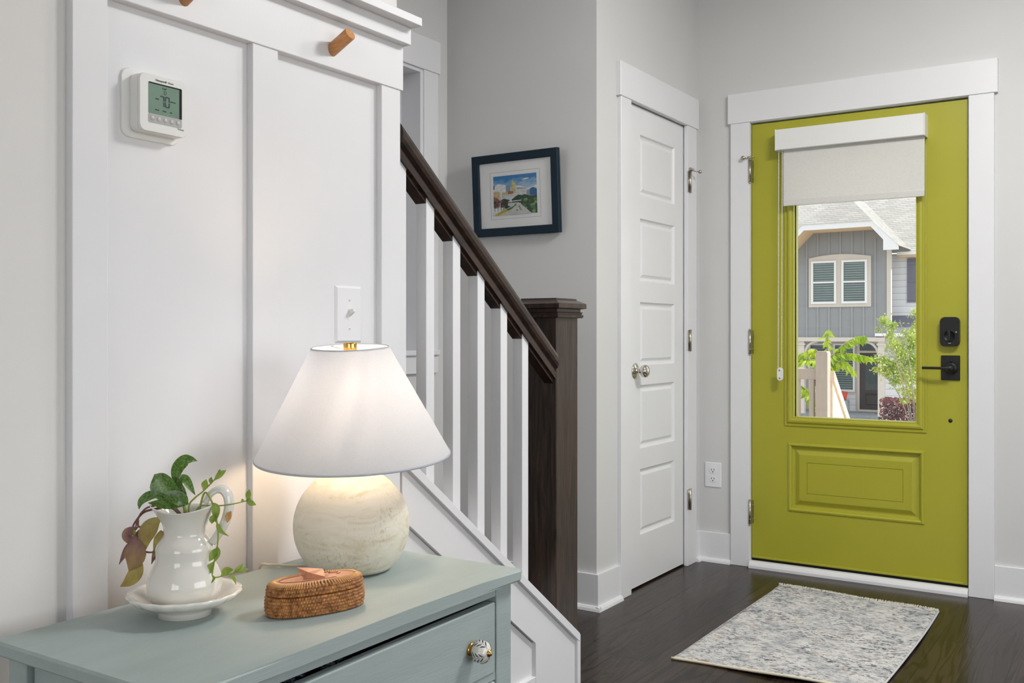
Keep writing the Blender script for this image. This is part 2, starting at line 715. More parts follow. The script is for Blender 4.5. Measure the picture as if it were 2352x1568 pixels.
# front wall with door opening
b = MB()
b.box(-2.69, -1.575, 4.45, 4.6, 0, 2.74)
b.box(-.622, 3.3, 4.45, 4.6, 0, 2.74)
b.box(-1.575, -.622, 4.45, 4.6, 2.087, 2.74)
struct(b, 'wall_front', WALL)
# closet side wall with door opening
b = MB()
b.box(-1.95, -1.832, 3.415, 3.692, 0, 2.74)
b.box(-1.95, -1.832, 4.306, 4.45, 0, 2.74)
b.box(-1.95, -1.832, 3.692, 4.306, 2.078, 2.74)
struct(b, 'wall_closet', WALL)
struct(MB().box(-2.571, -1.95, 3.415, 3.53, 0, 2.74), 'wall_stair_end', WALL)
# far wall of the stairwell with a recessed window
b = MB()
b.box(-2.69, -2.571, -3.1, 2.35, 0, 5)
b.box(-2.69, -2.571, 3.228, 4.45, 0, 5)
b.box(-2.69, -2.571, 2.35, 3.228, 0, 1.02)
b.box(-2.69, -2.571, 2.35, 3.228, 2.2, 5)
b.box(-2.571, -1.46, 2.75, 2.87, 2.86, 5)
struct(b, 'wall_stairwell', WALL)
# wall between room and stairs
b = MB()
b.box(-1.58, -1.467, -3.1, 1.754, 0, 5)
kz = lambda y: .772 - .757 * (y - 1.807)
b.prism([(1.754, 0), (2.560, 0), (2.560, kz(2.560) - .027), (1.754, kz(1.754) - .027)], 'x', -1.540, -1.467)
struct(b, 'wall_left', M('left_wall_paint', (224, 222, 219), .6, .012, 4, bp=.05, bs=420))
# right wall and rear wall, each with a window opening
b = MB()
b.box(3.2, 3.3, -3.1, -.15, 0, 2.74)
b.box(3.2, 3.3, 2.95, 4.6, 0, 2.74)
b.box(3.2, 3.3, -.15, 2.95, 0, .65)
b.box(3.2, 3.3, -.15, 2.95, 2.35, 2.74)
struct(b, 'wall_right', WALL)
b = MB()
b.box(-1.58, -.4, -3.1, -3.0, 0, 2.74)
b.box(2.2, 3.3, -3.1, -3.0, 0, 2.74)
b.box(-.4, 2.2, -3.1, -3.0, 0, .65)
b.box(-.4, 2.2, -3.1, -3.0, 2.35, 2.74)
b.box(-2.69, -1.58, -3.1, -3.0, 0, 5)
struct(b, 'wall_rear', WALL)
for nm, horiz in (('window_2', False), ('window_3', True)):  # unseen windows, put in as openings for the added area lights
    b = MB()
    if not horiz:
        b.sweep(lambda a, c, o: (3.2 - o, a, c), -.25, 3.05, .55, 2.45, [(0, 0), (0, .02), (.1, .02), (.1, -.08)], False)
        for y in (.88, 1.92):
            b.box(3.19, 3.25, y - .03, y + .03, .65, 2.35)
        b.box(3.2, 3.25, -.15, 2.95, 1.48, 1.52)
    else:
        b.sweep(lambda a, c, o: (a, -3.0 + o, c), -.5, 2.3, .55, 2.45, [(0, 0), (0, .02), (.1, .02), (.1, -.08)], False)
        b.box(.87, .93, -3.05, -2.99, .65, 2.35)
        b.box(-.4, 2.2, -3.05, -3.0, 1.48, 1.52)
    struct(b, nm, WHITE)

# ---- trim_1: front door casing, jambs and threshold
b = MB()
b.box(-1.66, -1.567, 4.43, 4.451, 0, 2.082, .0015)
b.box(-.629, -.533, 4.43, 4.451, 0, 2.082, .0015)
b.box(-1.6725, -.5195, 4.426, 4.451, 2.082, 2.222, .0015)
b.box(-1.58, -1.568, 4.436, 4.6, 0, 2.085)
b.box(-.6305, -.62, 4.436, 4.6, 0, 2.085)
b.box(-1.58, -.62, 4.436, 4.6, 2.079, 2.095)
b.box(-1.568, -1.55, 4.503, 4.53, 0.03, 2.079)
b.box(-.648, -.63, 4.503, 4.53, 0.03, 2.079)
b.box(-1.568, -.63, 4.503, 4.53, 2.06, 2.079)
struct(b, 'trim_1', WHITE)
b = MB()
b.prism([(4.412, 0), (4.412, .012), (4.418, .022), (4.430, .029), (4.446, .031), (4.446, 0)], 'x', -1.566, -.631)
b.box(-1.567, -.631, 4.446, 4.6, 0, .028)
struct(b, 'trim_2', WHITE)
# ---- trim_3: closet casing
b = MB()
b.box(-1.833, -1.814, 3.595, 3.690, 0, 2.07, .0015)
b.box(-1.833, -1.814, 4.283, 4.390, 0, 2.07, .0015)
b.box(-1.833, -1.810, 3.583, 4.410, 2.07, 2.212, .0015)
b.box(-1.95, -1.822, 3.688, 3.697, 0, 2.078)
b.box(-1.95, -1.822, 4.302, 4.308, 0, 2.078)
b.box(-1.95, -1.822, 3.69, 4.308, 2.071, 2.081)
struct(b, 'trim_3', WHITE)
# ---- baseboards


def baseboard(name, segs):
    b = MB()
    for (x0, x1, y0, y1, d) in segs:
        b.box(x0, x1, y0, y1, .0, .141, 0 if name in ('baseboard_closet', 'baseboard_stair_end') else .002)
        q = .017
        e = {'baseboard_closet': .013, 'baseboard_stair_end': .031}.get(name, 0)
        if d == '-y':
            b.prism([(y0, 0), (y0 - q, 0), (y0 - q * .85, .01), (y0 - q * .5, .017), (y0, .019)], 'x', x0, x1 + e)
        if d == '+x':
            b.prism([(x1, 0), (x1 + q, 0), (x1 + q * .85, .01), (x1 + q * .5, .017), (x1, .019)], 'y', y0 - (e if y0 < 4 else 0), y1)
        if d == '-x':
            b.prism([(x0, 0), (x0 - q, 0), (x0 - q * .85, .01), (x0 - q * .5, .017), (x0, .019)], 'y', y0, y1)
    struct(b, name, WHITE)


baseboard('baseboard_front', [(-1.832, -1.66, 4.437, 4.451, '-y'), (-.533, 3.2, 4.437, 4.451, '-y')])
baseboard('baseboard_closet', [(-1.833, -1.818, 3.4003, 3.595, '+x'), (-1.833, -1.818, 4.39, 4.437, '+x')])
baseboard('baseboard_stair_end', [(-2.571, -1.8331, 3.400, 3.416, '-y')])
baseboard('baseboard_right', [(3.185, 3.2, -3, 4.437, '-x')])
baseboard('baseboard_left', [(-1.467, -1.452, -3, .926, '+x')])

# ---- trim_4: board and batten with crown shelf on the left wall
b = MB()
bv = .0012
for (y0, y1) in ((.926, .990), (1.303, 1.369), (1.681, 1.747)):
    b.box(-1.468, -1.450, y0, y1, .0, 1.656, bv)
b.box(-1.468, -1.447, .926, 1.754, 1.655, 1.762, bv)
for (y0, y1) in ((.990, 1.303), (1.369, 1.681)):
    b.box(-1.468, -1.450, y0, y1, 0, .14, bv)
    b.box(-1.4665, -1.4655, y0 - .002, y1 + .002, .13, 1.66)
b.box(-1.468, -1.426, .915, 1.757, 1.758, 1.7975, bv)
b.box(-1.468, -1.396, .900, 1.760, 1.797, 1.816, bv)
struct(b, 'trim_4', WHITE)
# ---- trim_5: skirt boards and cap of the stair knee wall
ki = lambda y: .6427 - .7525 * (y - 1.7806)
b = MB()
Y0, Y1, Y2 = 1.754, 2.576, 2.3424
b.prism([(Y0, kz(Y0) - .02), (Y1, kz(Y1) - .02), (Y1, 0), (Y2, 0), (Y2, ki(Y2)), (Y0, ki(Y0))], 'x', -1.468, -1.450, bv)
b.box(-1.468, -1.450, Y0, Y2, 0, .125, bv)
b.prism([(Y0, kz(Y0)), (Y1, kz(Y1)), (Y1, kz(Y1) - .027), (Y0, kz(Y0) - .027)], 'x', -1.438, -1.545, bv)
b.prism([(Y1 - .012, 0), (Y1 + .006, 0), (Y1 + .006, kz(Y1) - .0045), (Y1 - .012, kz(Y1) - .0045)], 'x', -1.4392, -1.5442, bv)
b.prism([(Y0, kz(Y0) - .15), (Y1, kz(Y1) - .15), (Y1, 0), (Y0, 0)], 'x', -1.462, -1.4665)
struct(b, 'trim_5', WHITE)
# ---- stair treads behind the knee wall
b = MB()
for i in range(9):
    y = 2.47 - .247 * i
    b.box(-2.571, -1.545, y - .247 * 1.02, y, 0 if i == 0 else .19 * i - .03, .19 * (i + 1) - .028)
    b.mi = 1
    b.box(-2.571, -1.545, y - .262, y + .025, .19 * (i + 1) - .028, .19 * (i + 1), .004)
    b.mi = 0
struct(b, 'floor_stairs', [WHITE, DWOODR])
# ---- window_1: cased recess on the stairwell wall
b = MB()
b.box(-2.572, -2.553, 3.232, 3.329, 1.01, 2.204, .0015)
b.box(-2.572, -2.553, 2.25, 2.346, 1.01, 2.204, .0015)
b.box(-2.572, -2.549, 2.24, 3.341, 2.204, 2.341, .0015)
b.box(-2.572, -2.553, 2.25, 3.329, .925, 1.0, .0015)
b.box(-2.68, -2.540, 2.25, 3.329, 1.0, 1.022, .003)
b.box(-2.68, -2.560, 3.214, 3.232, 1.02, 2.204)
b.box(-2.68, -2.560, 2.346, 2.364, 1.02, 2.204)
b.box(-2.68, -2.5605, 2.364, 3.214, 2.19, 2.2035)
w1 = struct(b, 'window_1', WHITE)
MB().box(-2.679, -2.66, 2.36, 3.22, 1.02, 2.2).build('window_shade', M('grey_window_shade', (196, 198, 202), .7, .01, 4), w1)

# ================================================================== CLOSET DOOR (door_2)
XD = -1.838
fx = lambda a, c, o: (XD + o, a, c)
zs = [(.225, .508), (.597, .870), (.955, 1.228), (1.318, 1.589), (1.688, 1.950)]
ya, yb = 3.822, 4.186
b = MB()
b.box(XD - .035, XD, 3.699, ya, .009, 2.066)
b.box(XD - .035, XD, yb, 4.300, .009, 2.066)
zz = .009
for (z0, z1) in zs:
    b.box(XD - .035, XD, ya, yb, zz, z0)
    zz = z1
b.box(XD - .035, XD, ya, yb, zz, 2.066)
for (z0, z1) in zs:
    b.sweep(fx, ya, yb, z0, z1, [(0, 0), (.006, -.008), (.013, -.011), (.018, -.011), (.030, -.004), (.034, -.004)])
d2 = struct(b, 'door_2', WHITE)
b = MB()
kc = (XD, 3.772, .933)
b.lathe([(.001, 0), (.033, 0), (.034, .003), (.030, .006), (.018, .009), (.0105, .012), (.010, .026), (.014, .031), (.024, .036),
         (.0275, .045), (.027, .053), (.021, .060), (.010, .064), (.001, .065)], kc, 'x', 28)
b.build('door_knob', CHROME, d2)


def hinge_closet(z0, z1, name='hinge'):
    b = MB()
    b.box(-1.814, -1.811, 4.279, 4.300, z0, z1, .001)
    b.mi = 1
    h = (z1 - z0)
    for k in (.28, .70):
        b.box(-1.811, -1.8105, 4.288, 4.2905, z0 + h * (k - .12), z0 + h * (k + .12))
    b.mi = 0
    b.tube([(-1.808, 4.302, z0 - .003), (-1.808, 4.302, z1 + .003)], .0055, 10)
    return b.build(name, [NICKEL, DARKGAP], d2)


h1 = hinge_closet(1.757, 1.855)
hinge_closet(1.012, 1.108)
hinge_closet(.266, .360)
b = MB()
b.tube([(-1.808, 4.302, 1.858), (-1.808, 4.302, 1.872)], .0075, 10)
b.tube([(-1.808, 4.300, 1.862), (-1.785, 4.285, 1.862)], .004, 8)
b.tube([(-1.806, 4.302, 1.860), (-1.770, 4.318, 1.852)], .003, 8)
b.sphere((-1.768, 4.319, 1.852), .009, 12, 8)
b.build('hinge_stop', NICKEL, h1)

# ================================================================== FRONT DOOR (door_1)
YD = 4.456
fy = lambda a, c, o: (a, YD - o, c)
GX0, GX1, GZ0, GZ1 = -1.365, -.832, .709, 1.860
b = MB()
DX0, DX1, DZ0, DZ1 = -1.564, -.636, .040, 2.073
px0, px1, pz0, pz1 = -1.394, -.805, .275, .591
th = .044
mx0, mx1, mz0, mz1 = GX0 - .004, GX1 + .004, GZ0 - .004, GZ1 + .004
b.box(DX0, px0, YD, YD + th, DZ0, DZ1)
b.box(px1, DX1, YD, YD + th, DZ0, DZ1)
b.box(px0, px1, YD, YD + th, DZ0, pz0)
b.box(px0, px1, YD, YD + th, pz1, mz0)
b.box(px0, px1, YD, YD + th, mz1, DZ1)
b.box(px0, mx0, YD, YD + th, mz0, mz1)
b.box(mx1, px1, YD, YD + th, mz0, mz1)
b.box(px0 + .04, px1 - .04, YD + .02, YD + th, pz0 - .01, pz1 + .01)
b.sweep(fy, px0, px1, pz0, pz1, [(0, 0), (.003, .005), (.010, .007), (.016, .002), (.020, -.010), (.028, -.012), (.034, -.011), (.052, -.001), (.054, -.001), (.0545, .0005),
                                 (.086, .0005), (.087, -.002), (.089, -.002), (.090, .0005)])
b.box(DX0 + .002, DX1 - .014, YD - .007, YD, DZ0 + .002, DZ0 + .011, .002)
d1 = struct(b, 'door_1', LIME)
b = MB()
b.sweep(fy, -1.409, -.795, .668, 1.902, [(0, -.001), (.001, .005), (.006, .006), (.009, .003), (.013, .004), (.018, .011), (.026, .013), (.034, .010), (.037, .006), (.043, .006), (.0445, -.008)], False)
b.build('glass_moulding', LIME, d1)
MB().box(GX0 - .003, GX1 + .003, YD + .016, YD + .020, GZ0 - .003, GZ1 + .003).build('glass_pane', PANE, d1)
b = MB()
b.sweep(lambda a, c, o: (a, YD + th + o, c), GX0 - .04, GX1 + .04, GZ0 - .04, GZ1 + .04, [(0, 0), (0, .01), (.042, .01), (.042, -.02)], False)
b.build('outside_moulding', LIME, d1)
MB().box(-1.566, -.632, 4.462, 4.52, .027, .0405).build('dark_gap_block', DARKGAP, d1)  # dark box added to stop light under the door and stand for shade
# deadbolt
b = MB()


def rrect(x0, x1, z0, z1, r, n=6):
    out = []
    for (cx, cz, a0) in ((x1 - r, z1 - r, 0), (x0 + r, z1 - r, 90), (x0 + r, z0 + r, 180), (x1 - r, z0 + r, 270)):
        for k in range(n + 1):
            a = math.radians(a0 + 90 * k / n)
            out.append((cx + r * math.cos(a), cz + r * math.sin(a)))
    return out


b.prism(rrect(-.7395, -.664, 1.039, 1.162, .019), 'y', YD, YD - .030, .004)
db = b.build('deadbolt', BLACK, d1)
b = MB()
b.lathe([(.001, .0), (.024, 0), (.0245, -.0025), (.022, -.0028), (.021, -.001), (.001, -.001)], (-.702, YD - .030, 1.083), 'y', 28)
b.box(-.7075, -.6965, YD - .046, YD - .030, 1.060, 1.107, .003, 2)
b.build('thumb_turn', BLACK, db)
b = MB()
b.lathe([(.0005, 0), (.003, 0), (.003, -.0008), (.0005, -.0008)], (-.676, YD - .030, 1.0985), 'y', 10)
b.box(-.707, -.6965, YD - .0308, YD - .029, 1.0505, 1.0535)
b.build('status_light', GREYB, db, label='small pale light marks')
# lever
b = MB()
b.box(-.7385, -.6645, YD - .008, YD, .896, 1.0005, .002)
lv = b.build('lever_handle', BLACK, d1)
b = MB()
b.lathe([(.001, 0), (.025, 0), (.025, -.014), (.020, -.018), (.0115, -.022), (.0115, -.052), (.009, -.055), (.001, -.055)], (-.697, YD - .006, .9475), 'y', 26)
b.box(-.8045, -.690, YD - .067, YD - .054, .9425, .9535, .003, 2)
b.lathe([(.0005, 0), (.005, 0), (.005, -.003), (.0005, -.003)], (-.6975, YD - .008, .978), 'y', 12)
b.build('lever', BLACK, lv)
b = MB()
b.lathe([(.0005, 0), (.0085, 0), (.0075, -.003), (.0005, -.0035)], (-.7025, YD, .7255), 'y', 16)
b.build('hole_plug', BLACK, d1)
b = MB()
b.box(-.637, -.6315, YD + .002, YD + .02, .90, .965, .002)
b.build('latch_plate', BLACK, d1)


def hinge_front(z0, z1):
    b = MB()
    b.tube([(-1.5655, 4.430, z0), (-1.5655, 4.430, z1)], .0072, 12)
    h = (z1 - z0) / 5
    for k in range(1, 5):
        b.tube([(-1.5655, 4.430, z0 + h * k - .0006), (-1.5655, 4.430, z0 + h * k + .0006)], .0078, 12)
    b.tube([(-1.5655, 4.430, z1), (-1.5655, 4.430, z1 + .006)], .005, 10)
    b.tube([(-1.5655, 4.430, z0 - .007), (-1.5655, 4.430, z0)], .005, 10)
    b.box(-1.560, -1.556, 4.4535, 4.457, z0, z1)
    for k in (.2, .78):
        b.sphere((-1.555, 4.452, z0 + (z1 - z0) * k), .0035, 8, 6)
    return b.build('hinge', NICKEL, d1)


hf = hinge_front(1.801, 1.905)
hinge_front(.998, 1.108)
hinge_front(.203, .311)
b = MB()
b.tube([(-1.5655, 4.430, 1.911), (-1.5655, 4.430, 1.921)], .009, 12)
b.tube([(-1.5655, 4.428, 1.916), (-1.592, 4.410, 1.914)], .0035, 8)
b.lathe([(.001, 0), (.009, 0), (.010, -.004), (.009, -.010), (.001, -.010)], (-1.592, 4.416, 1.914), 'y', 14)
b.tube([(-1.5655, 4.43, 1.916), (-1.545, 4.425, 1.916)], .004, 8)
b.build('hinge_stop', NICKEL, hf)

# ================================================================== ROLLER BLIND on the door
bl = thing('roller_blind', 'white roller blind with cream fabric partly lowered over the lime door glass', 'blind', (-1.11, 4.42, 1.976))
b = MB()
b.box(-1.428, -.795, 4.385, 4.4555, 1.929, 2.022, .002)
cs = b.build('cassette', PLASTIC, bl)
MB().box(-1.432, -1.427, 4.3835, 4.456, 1.927, 2.024, .0015).build('end_cap', PLASTIC, cs)
MB().box(-.796, -.791, 4.3835, 4.456, 1.927, 2.024, .0015).build('end_cap', PLASTIC, cs)
b = MB()
b.box(-1.402, -.797, 4.4135, 4.4145, 1.676, 1.94)
fb = b.build('fabric', BLINDF, bl)
b = MB()
b.box(-1.402, -.797, 4.410, 4.4175, 1.674, 1.703, .0025, 2)
b.build('hem_bar', BLINDF, bl)
b = MB()
for k in range(150):
    z = 1.926 - k * .0067
    b.sphere((-1.421 - .0004 * k * .05, 4.408, z), .0026, 6, 4)
    b.sphere((-1.405 - .0004 * k * .05, 4.408, z), .0026, 6, 4)
b.tube([(-1.421, 4.408, 1.93), (-1.424, 4.408, .925)], .0009, 5)
b.tube([(-1.405, 4.408, 1.93), (-1.408, 4.408, .925)], .0009, 5)
b.build('bead_chain', PLASTIC, bl)
b = MB()
b.prism(rrect(-1.4275, -1.4025, .877, .937, .0115), 'y', 4.402, 4.414, .002)
tn = b.build('chain_tensioner', PLASTIC, bl)
for z in (.889, .925):
    MB().lathe([(.0005, 0), (.0042, 0), (.0042, -.0015), (.0005, -.0015)], (-1.415, 4.402, z), 'y', 12).build('screw', NICKEL, tn)

# ================================================================== OUTLET / SWITCH / THERMOSTAT / PEGS
ot = thing('wall_outlet', 'white duplex power outlet low on the wall between the two doors', 'outlet', (-1.753, 4.45, .415))
b = MB()
b.box(-1.794, -1.712, 4.4445, 4.4505, .356, .4745, .002)
b.build('cover_plate', PLASTIC2, ot)
for z in (.436, .394):
    b = MB()
    b.prism(rrect(-1.7705, -1.7355, z - .0145, z + .0145, .012), 'y', 4.4445, 4.4425)
    b.mi = 1
    for dx in (-.0065, .0065):
        b.box(-1.753 + dx - .0012, -1.753 + dx + .0012, 4.4421, 4.443, z, z + .0085)
    b.lathe([(.0003, 0), (.0028, 0), (.0028, -.0006), (.0003, -.0006)], (-1.753, 4.4426, z - .0065), 'y', 10)
    b.build('receptacle', [PLASTIC2, DARKGAP], ot)

XW = -1.467
sw = thing('light_switch', 'white toggle light switch on the panelled wall above the lamp', 'light switch', (XW, 1.5865, 1.135))
b = MB()
b.sweep(lambda a, c, o: (XW + o, a, c), 1.545, 1.628, 1.073, 1.197, [(0, 0), (0, .002), (.005, .0062), (.0055, .0062)])
b.build('cover_plate', PLASTIC2, sw)
b = MB()
b.box(XW + .006, XW + .0068, 1.5825, 1.5925, 1.1235, 1.1475)
b.prism([(XW + .006, 1.146), (XW + .019, 1.1475), (XW + .021, 1.141), (XW + .006, 1.130)], 'y', 1.584, 1.591, .001)
b.build('toggle', PLASTIC, sw)
for z in (1.166, 1.104):
    b = MB()
    b.lathe([(.0003, 0), (.003, 0), (.0025, .0009), (.0003, .001)], (XW + .006, 1.5875, z), 'x', 12)
    b.mi = 1
    b.box(XW + .0068, XW + .0072, 1.585, 1.590, z - .0004, z + .0004)
    b.build('screw', [PLASTIC2, INK], sw)

tt = thing('thermostat', 'white square thermostat with green display reading 70 on the panelled wall', 'thermostat', (XW, 1.09, 1.49))
b = MB()
fxr = lambda x0, x1, poly: None
b.prism(rrect(1.024, 1.142, 1.430, 1.549, .016), 'x', XW, XW + .006, .0015)
b.build('wall_plate', PLASTIC, tt)
b = MB()
b.prism(rrect(1.040, 1.1385, 1.4405, 1.539, .010), 'x', XW + .0062, XW + .026, .0018)
b.prism(rrect(1.0405, 1.138, 1.441, 1.5385, .009), 'x', XW + .0262, XW + .0325, .0018)
bd = b.build('body', PLASTIC, tt)
XF = XW + .0325
b = MB()
b.prism(rrect(1.057, 1.1255, 1.4705, 1.5255, .003), 'x', XF - .001, XF + .0004)
b.mi = 1
b.box(XF, XF + .0008, 1.1205, 1.1255, 1.4715, 1.524)
b.box(XF, XF + .0008, 1.0575, 1.1250, 1.5232, 1.5252)
b.build('display', [LCD, DARKGAP], tt, label='green display reading 70')
b = MB()
x0, x1 = XF + .0003, XF + .0009


def seg7(y, z, w_, h, segs, t=.0020):
    for q in segs:
        if q == 'a':
            b.box(x0, x1, y + t * .6, y + w_ - t * .6, z + h - t, z + h)
        if q == 'd':
            b.box(x0, x1, y + t * .6, y + w_ - t * .6, z, z + t)
        if q == 'b':
            b.box(x0, x1, y + w_ - t, y + w_, z + h / 2 + t * .4, z + h - t * .5)
        if q == 'c':
            b.box(x0, x1, y + w_ - t, y + w_, z + t * .5, z + h / 2 - t * .4)
        if q == 'f':
            b.box(x0, x1, y, y + t, z + h / 2 + t * .4, z + h - t * .5)
        if q == 'e':
            b.box(x0, x1, y, y + t, z + t * .5, z + h / 2 - t * .4)


seg7(1.0795, 1.4865, .0095, .019, 'abc')
seg7(1.0905, 1.4865, .0095, .019, 'abcdef')
seg7(1.0885, 1.5085, .0042, .0062, 'abcdef', .0005)
b.build('display_digits', LCDK, tt)


def text(body, size, loc, parent, mat, name, rot=(PI / 2, 0, PI / 2), ext=.0002):
    cu = bpy.data.curves.new('t', 'FONT')
    cu.body = body
    cu.size = size
    cu.extrude = ext
    cu.align_x = 'CENTER'
    cu.align_y = 'CENTER'
    o = bpy.data.objects.new('t', cu)
    C.objects.link(o)
    dg = bpy.context.evaluated_depsgraph_get()
    me = bpy.data.meshes.new_from_object(o.evaluated_get(dg))
    C.objects.unlink(o)
    bpy.data.objects.remove(o)
    me.name = name
    me.transform(Matrix.Translation(Vector(loc) - ORG.get(parent.name, Vector())) @ Matrix.Rotation(rot[2], 4, 'Z') @ Matrix.Rotation(rot[0], 4, 'X'))
    me.materials.clear()
    me.materials.append(mat)
    r = bpy.data.objects.new(name, me)
    C.objects.link(r)
    r.parent = parent
    return r


text('Honeywell', .0052, (XF + .0004, 1.0825, 1.5305), tt, LCDK, 'lettering')
text('Home', .0046, (XF + .0004, 1.1025, 1.5305), tt, INK, 'lettering')
text('T4 Series', .0036, (XF + .0004, 1.1235, 1.4535), tt, INK, 'lettering')
text('Cool', .0040, (XF + .0008, 1.089, 1.5185), tt, LCDK, 'display_lettering')
text('Inside', .0030, (XF + .0008, 1.0745, 1.4985), tt, LCDK, 'display_lettering')
text('Following', .0028, (XF + .0008, 1.1065, 1.4985), tt, LCDK, 'display_lettering')
text('Mode', .0034, (XF + .0008, 1.0745, 1.4795), tt, LCDK, 'display_lettering')
text('Menu', .0034, (XF + .0008, 1.0895, 1.4795), tt, LCDK, 'display_lettering')
text('Fan', .0034, (XF + .0008, 1.1030, 1.4795), tt, LCDK, 'display_lettering')
b = MB()
b.prism(rrect(1.057, 1.1255, 1.4560, 1.4715, .003), 'x', XF - .001, XF + .0007)
bs_ = b.build('button_strip', GREYP, tt, label='grey button strip')
for k in range(5):
    b = MB()
    b.lathe([(.0003, .0012), (.0034, .0010), (.0042, .0004), (.0044, 0)], (XF + .0006, 1.0645 + k * .0132, 1.4638), 'x', 14)
    b.build('button', GREYB, bs_)

pk = thing('coat_peg', 'beech wood coat peg nearest the right end of the white rail', 'coat peg', (-1.447, 1.520, 1.6965), 'wooden pegs on the rail')
b = MB()
p0, p1 = Vector((-1.452, 1.520, 1.692)), Vector((-1.3965, 1.520, 1.7195))
dv = (p1 - p0).normalized()
# cylinder whose back is cut flush with the rail
vs, n_ = [], 28
sx_ = Vector((0, 1, 0))
sz_ = dv.cross(sx_).normalized()
for k in range(n_):
    a = 2 * PI * k / n_
    off = sx_ * (math.cos(a) * .0135) + sz_ * (math.sin(a) * .0135)
    q = p0 + off
    vs.append(q + dv * ((-1.447 - q.x) / dv.x))
for rr, t in ((.0135, -.0012), (.0128, 0)):
    for k in range(n_):
        a = 2 * PI * k / n_
        vs.append(p1 + dv * t + sx_ * (math.cos(a) * rr) + sz_ * (math.sin(a) * rr))
fs = [(k, (k + 1) % n_, (k + 1) % n_ + n_, k + n_) for k in range(n_)] + [(k + n_, (k + 1) % n_ + n_, (k + 1) % n_ + 2 * n_, k + 2 * n_) for k in range(n_)]
fs += [tuple(range(n_)), tuple(range(2 * n_, 3 * n_))]
v_, f_ = b._add(vs, fs, True)
f_[-1].smooth = f_[-2].smooth = False
b.build('dowel', BEECH, pk)
dup(pk, (-1.447, 1.141, 1.6965), 'beech wood coat peg cut off by the top of the photo above the thermostat')

# ================================================================== STAIR RAILING
sr = thing('stair_railing', 'stair railing with dark handrail, square dark newel post and white balusters', 'railing', (-1.5, 2.2, .5))
zb = lambda y: 1.398 - .765 * (y - 1.896)
prof = [(-.024, 0), (.024, 0), (.024, .020), (.021, .023), (.021, .027), (.030, .034), (.033, .044), (.033, .058), (.029, .070), (.020, .079), (.008, .083),
        (-.008, .083), (-.020, .079), (-.029, .070), (-.033, .058), (-.033, .044), (-.030, .034), (-.021, .027), (-.021, .023), (-.024, .020)]
XR = -1.484
b = MB()
ya_, yb_ = 1.7575, 2.472
vs = [(XR + x, ya_, zb(ya_) + z * 1.06) for x, z in prof] + [(XR + x, yb_, zb(yb_) + z * 1.06) for x, z in prof]
n_ = len(prof)
b._add(vs, [(i, (i + 1) % n_, (i + 1) % n_ + n_, i + n_) for i in range(n_)] + [tuple(range(n_)), tuple(range(n_, 2 * n_))], False)
hr = b.build('handrail', DWOODR, sr)
# fillets between the balusters
bys = [1.757 + .108 * i for i in range(6)]
for i in range(6):
    y0 = bys[i] + .032
    y1 = bys[i + 1] if i < 5 else 2.47
    MB().prism([(y0, zb(y0)), (y1, zb(y1)), (y1, zb(y1) - .013), (y0, zb(y0) - .013)], 'x', XR - .016, XR + .016).build('fillet', DWOODR, hr)
bal0 = None
for i, y in enumerate(bys):
    zt, zk = zb(y), kz(y)
    b = MB()
    b.prism([(y, zk - .002), (y + .032, zk - .002 - .757 * .032), (y + .032, zb(y + .032) + .002), (y, zt + .002)], 'x', -1.499, -1.467, .001)
    b.build('baluster', WHITE, sr)
b = MB()
nx0, nx1, ny0, ny1 = -1.587, -1.4585, 2.470, 2.598
b.box(nx0, nx1, ny0, ny1, 0, 1.155, .0025)
nw = b.build('newel_post', DWOOD, sr)
b = MB()


def ring(x0, x1, y0, y1):
    return [(x0, y0), (x1, y0), (x1, y1), (x0, y1)]


lv_ = [(.010, 1.1395), (.012, 1.142), (.013, 1.1475), (.009, 1.151), (.010, 1.1545), (.0125, 1.1565), (.006, 1.1575), (.006, 1.1655), (.0185, 1.168), (.0195, 1.170), (.0195, 1.1815),
       (.018, 1.1835), (-.002, 1.1935), (-.003, 1.1945), (-.003, 1.198)]
vs, fs = [], []
for (e, z) in lv_:
    vs += [(x, y, z) for x, y in ring(nx0 - e, nx1 + e, ny0 - e, ny1 + e)]
for k in range(len(lv_) - 1):
    for i in range(4):
        j = (i + 1) % 4
        fs.append((k * 4 + i, k * 4 + j, (k + 1) * 4 + j, (k + 1) * 4 + i))
fs += [(0, 1, 2, 3), tuple(len(vs) - 4 + i for i in range(4))]
b._add(vs, fs)
b.build('newel_cap', DWOOD, nw)

# ================================================================== FRAMED PICTURE
fp = thing('framed_picture', 'navy framed watercolour of a city skyline on the grey wall behind the stairs', 'picture', (-2.198, 3.413, 1.502))
fx0, fx1, fz0, fz1 = -2.4085, -1.9875, 1.502, 1.842
YB = 3.411
fpl = lambda a, c, o: (a, YB - o, c)
b = MB()
b.sweep(fpl, fx0, fx1, fz0, fz1, [(.004, 0), (0, .001), (0, .021), (.002, .023), (.031, .022), (.034, .019), (.034, .012)], False)
b.box(fx0 + .004, fx1 - .004, YB - .004, YB, fz0 + .004, fz1 - .004)
b.build('frame', NAVY, fp)
b = MB()
ax0, ax1, az0, az1 = -2.306, -2.093, 1.588, 1.751
b.box(fx0 + .03, fx1 - .03, YB - .0125, YB - .005, fz0 + .03, fz1 - .03)
b.mi = 1
for (m, t) in ((.016, .0008),):
    for q in ((ax0 - m, ax1 + m, az0 - m, az0 - m + t), (ax0 - m, ax1 + m, az1 + m - t, az1 + m), (ax0 - m, ax0 - m + t, az0 - m, az1 + m), (ax1 + m - t, ax1 + m, az0 - m, az1 + m)):
        b.box(q[0], q[1], YB - .0128, YB - .0124, q[2], q[3])
b.build('mat_board', [MATB, INK], fp)
pm = {}
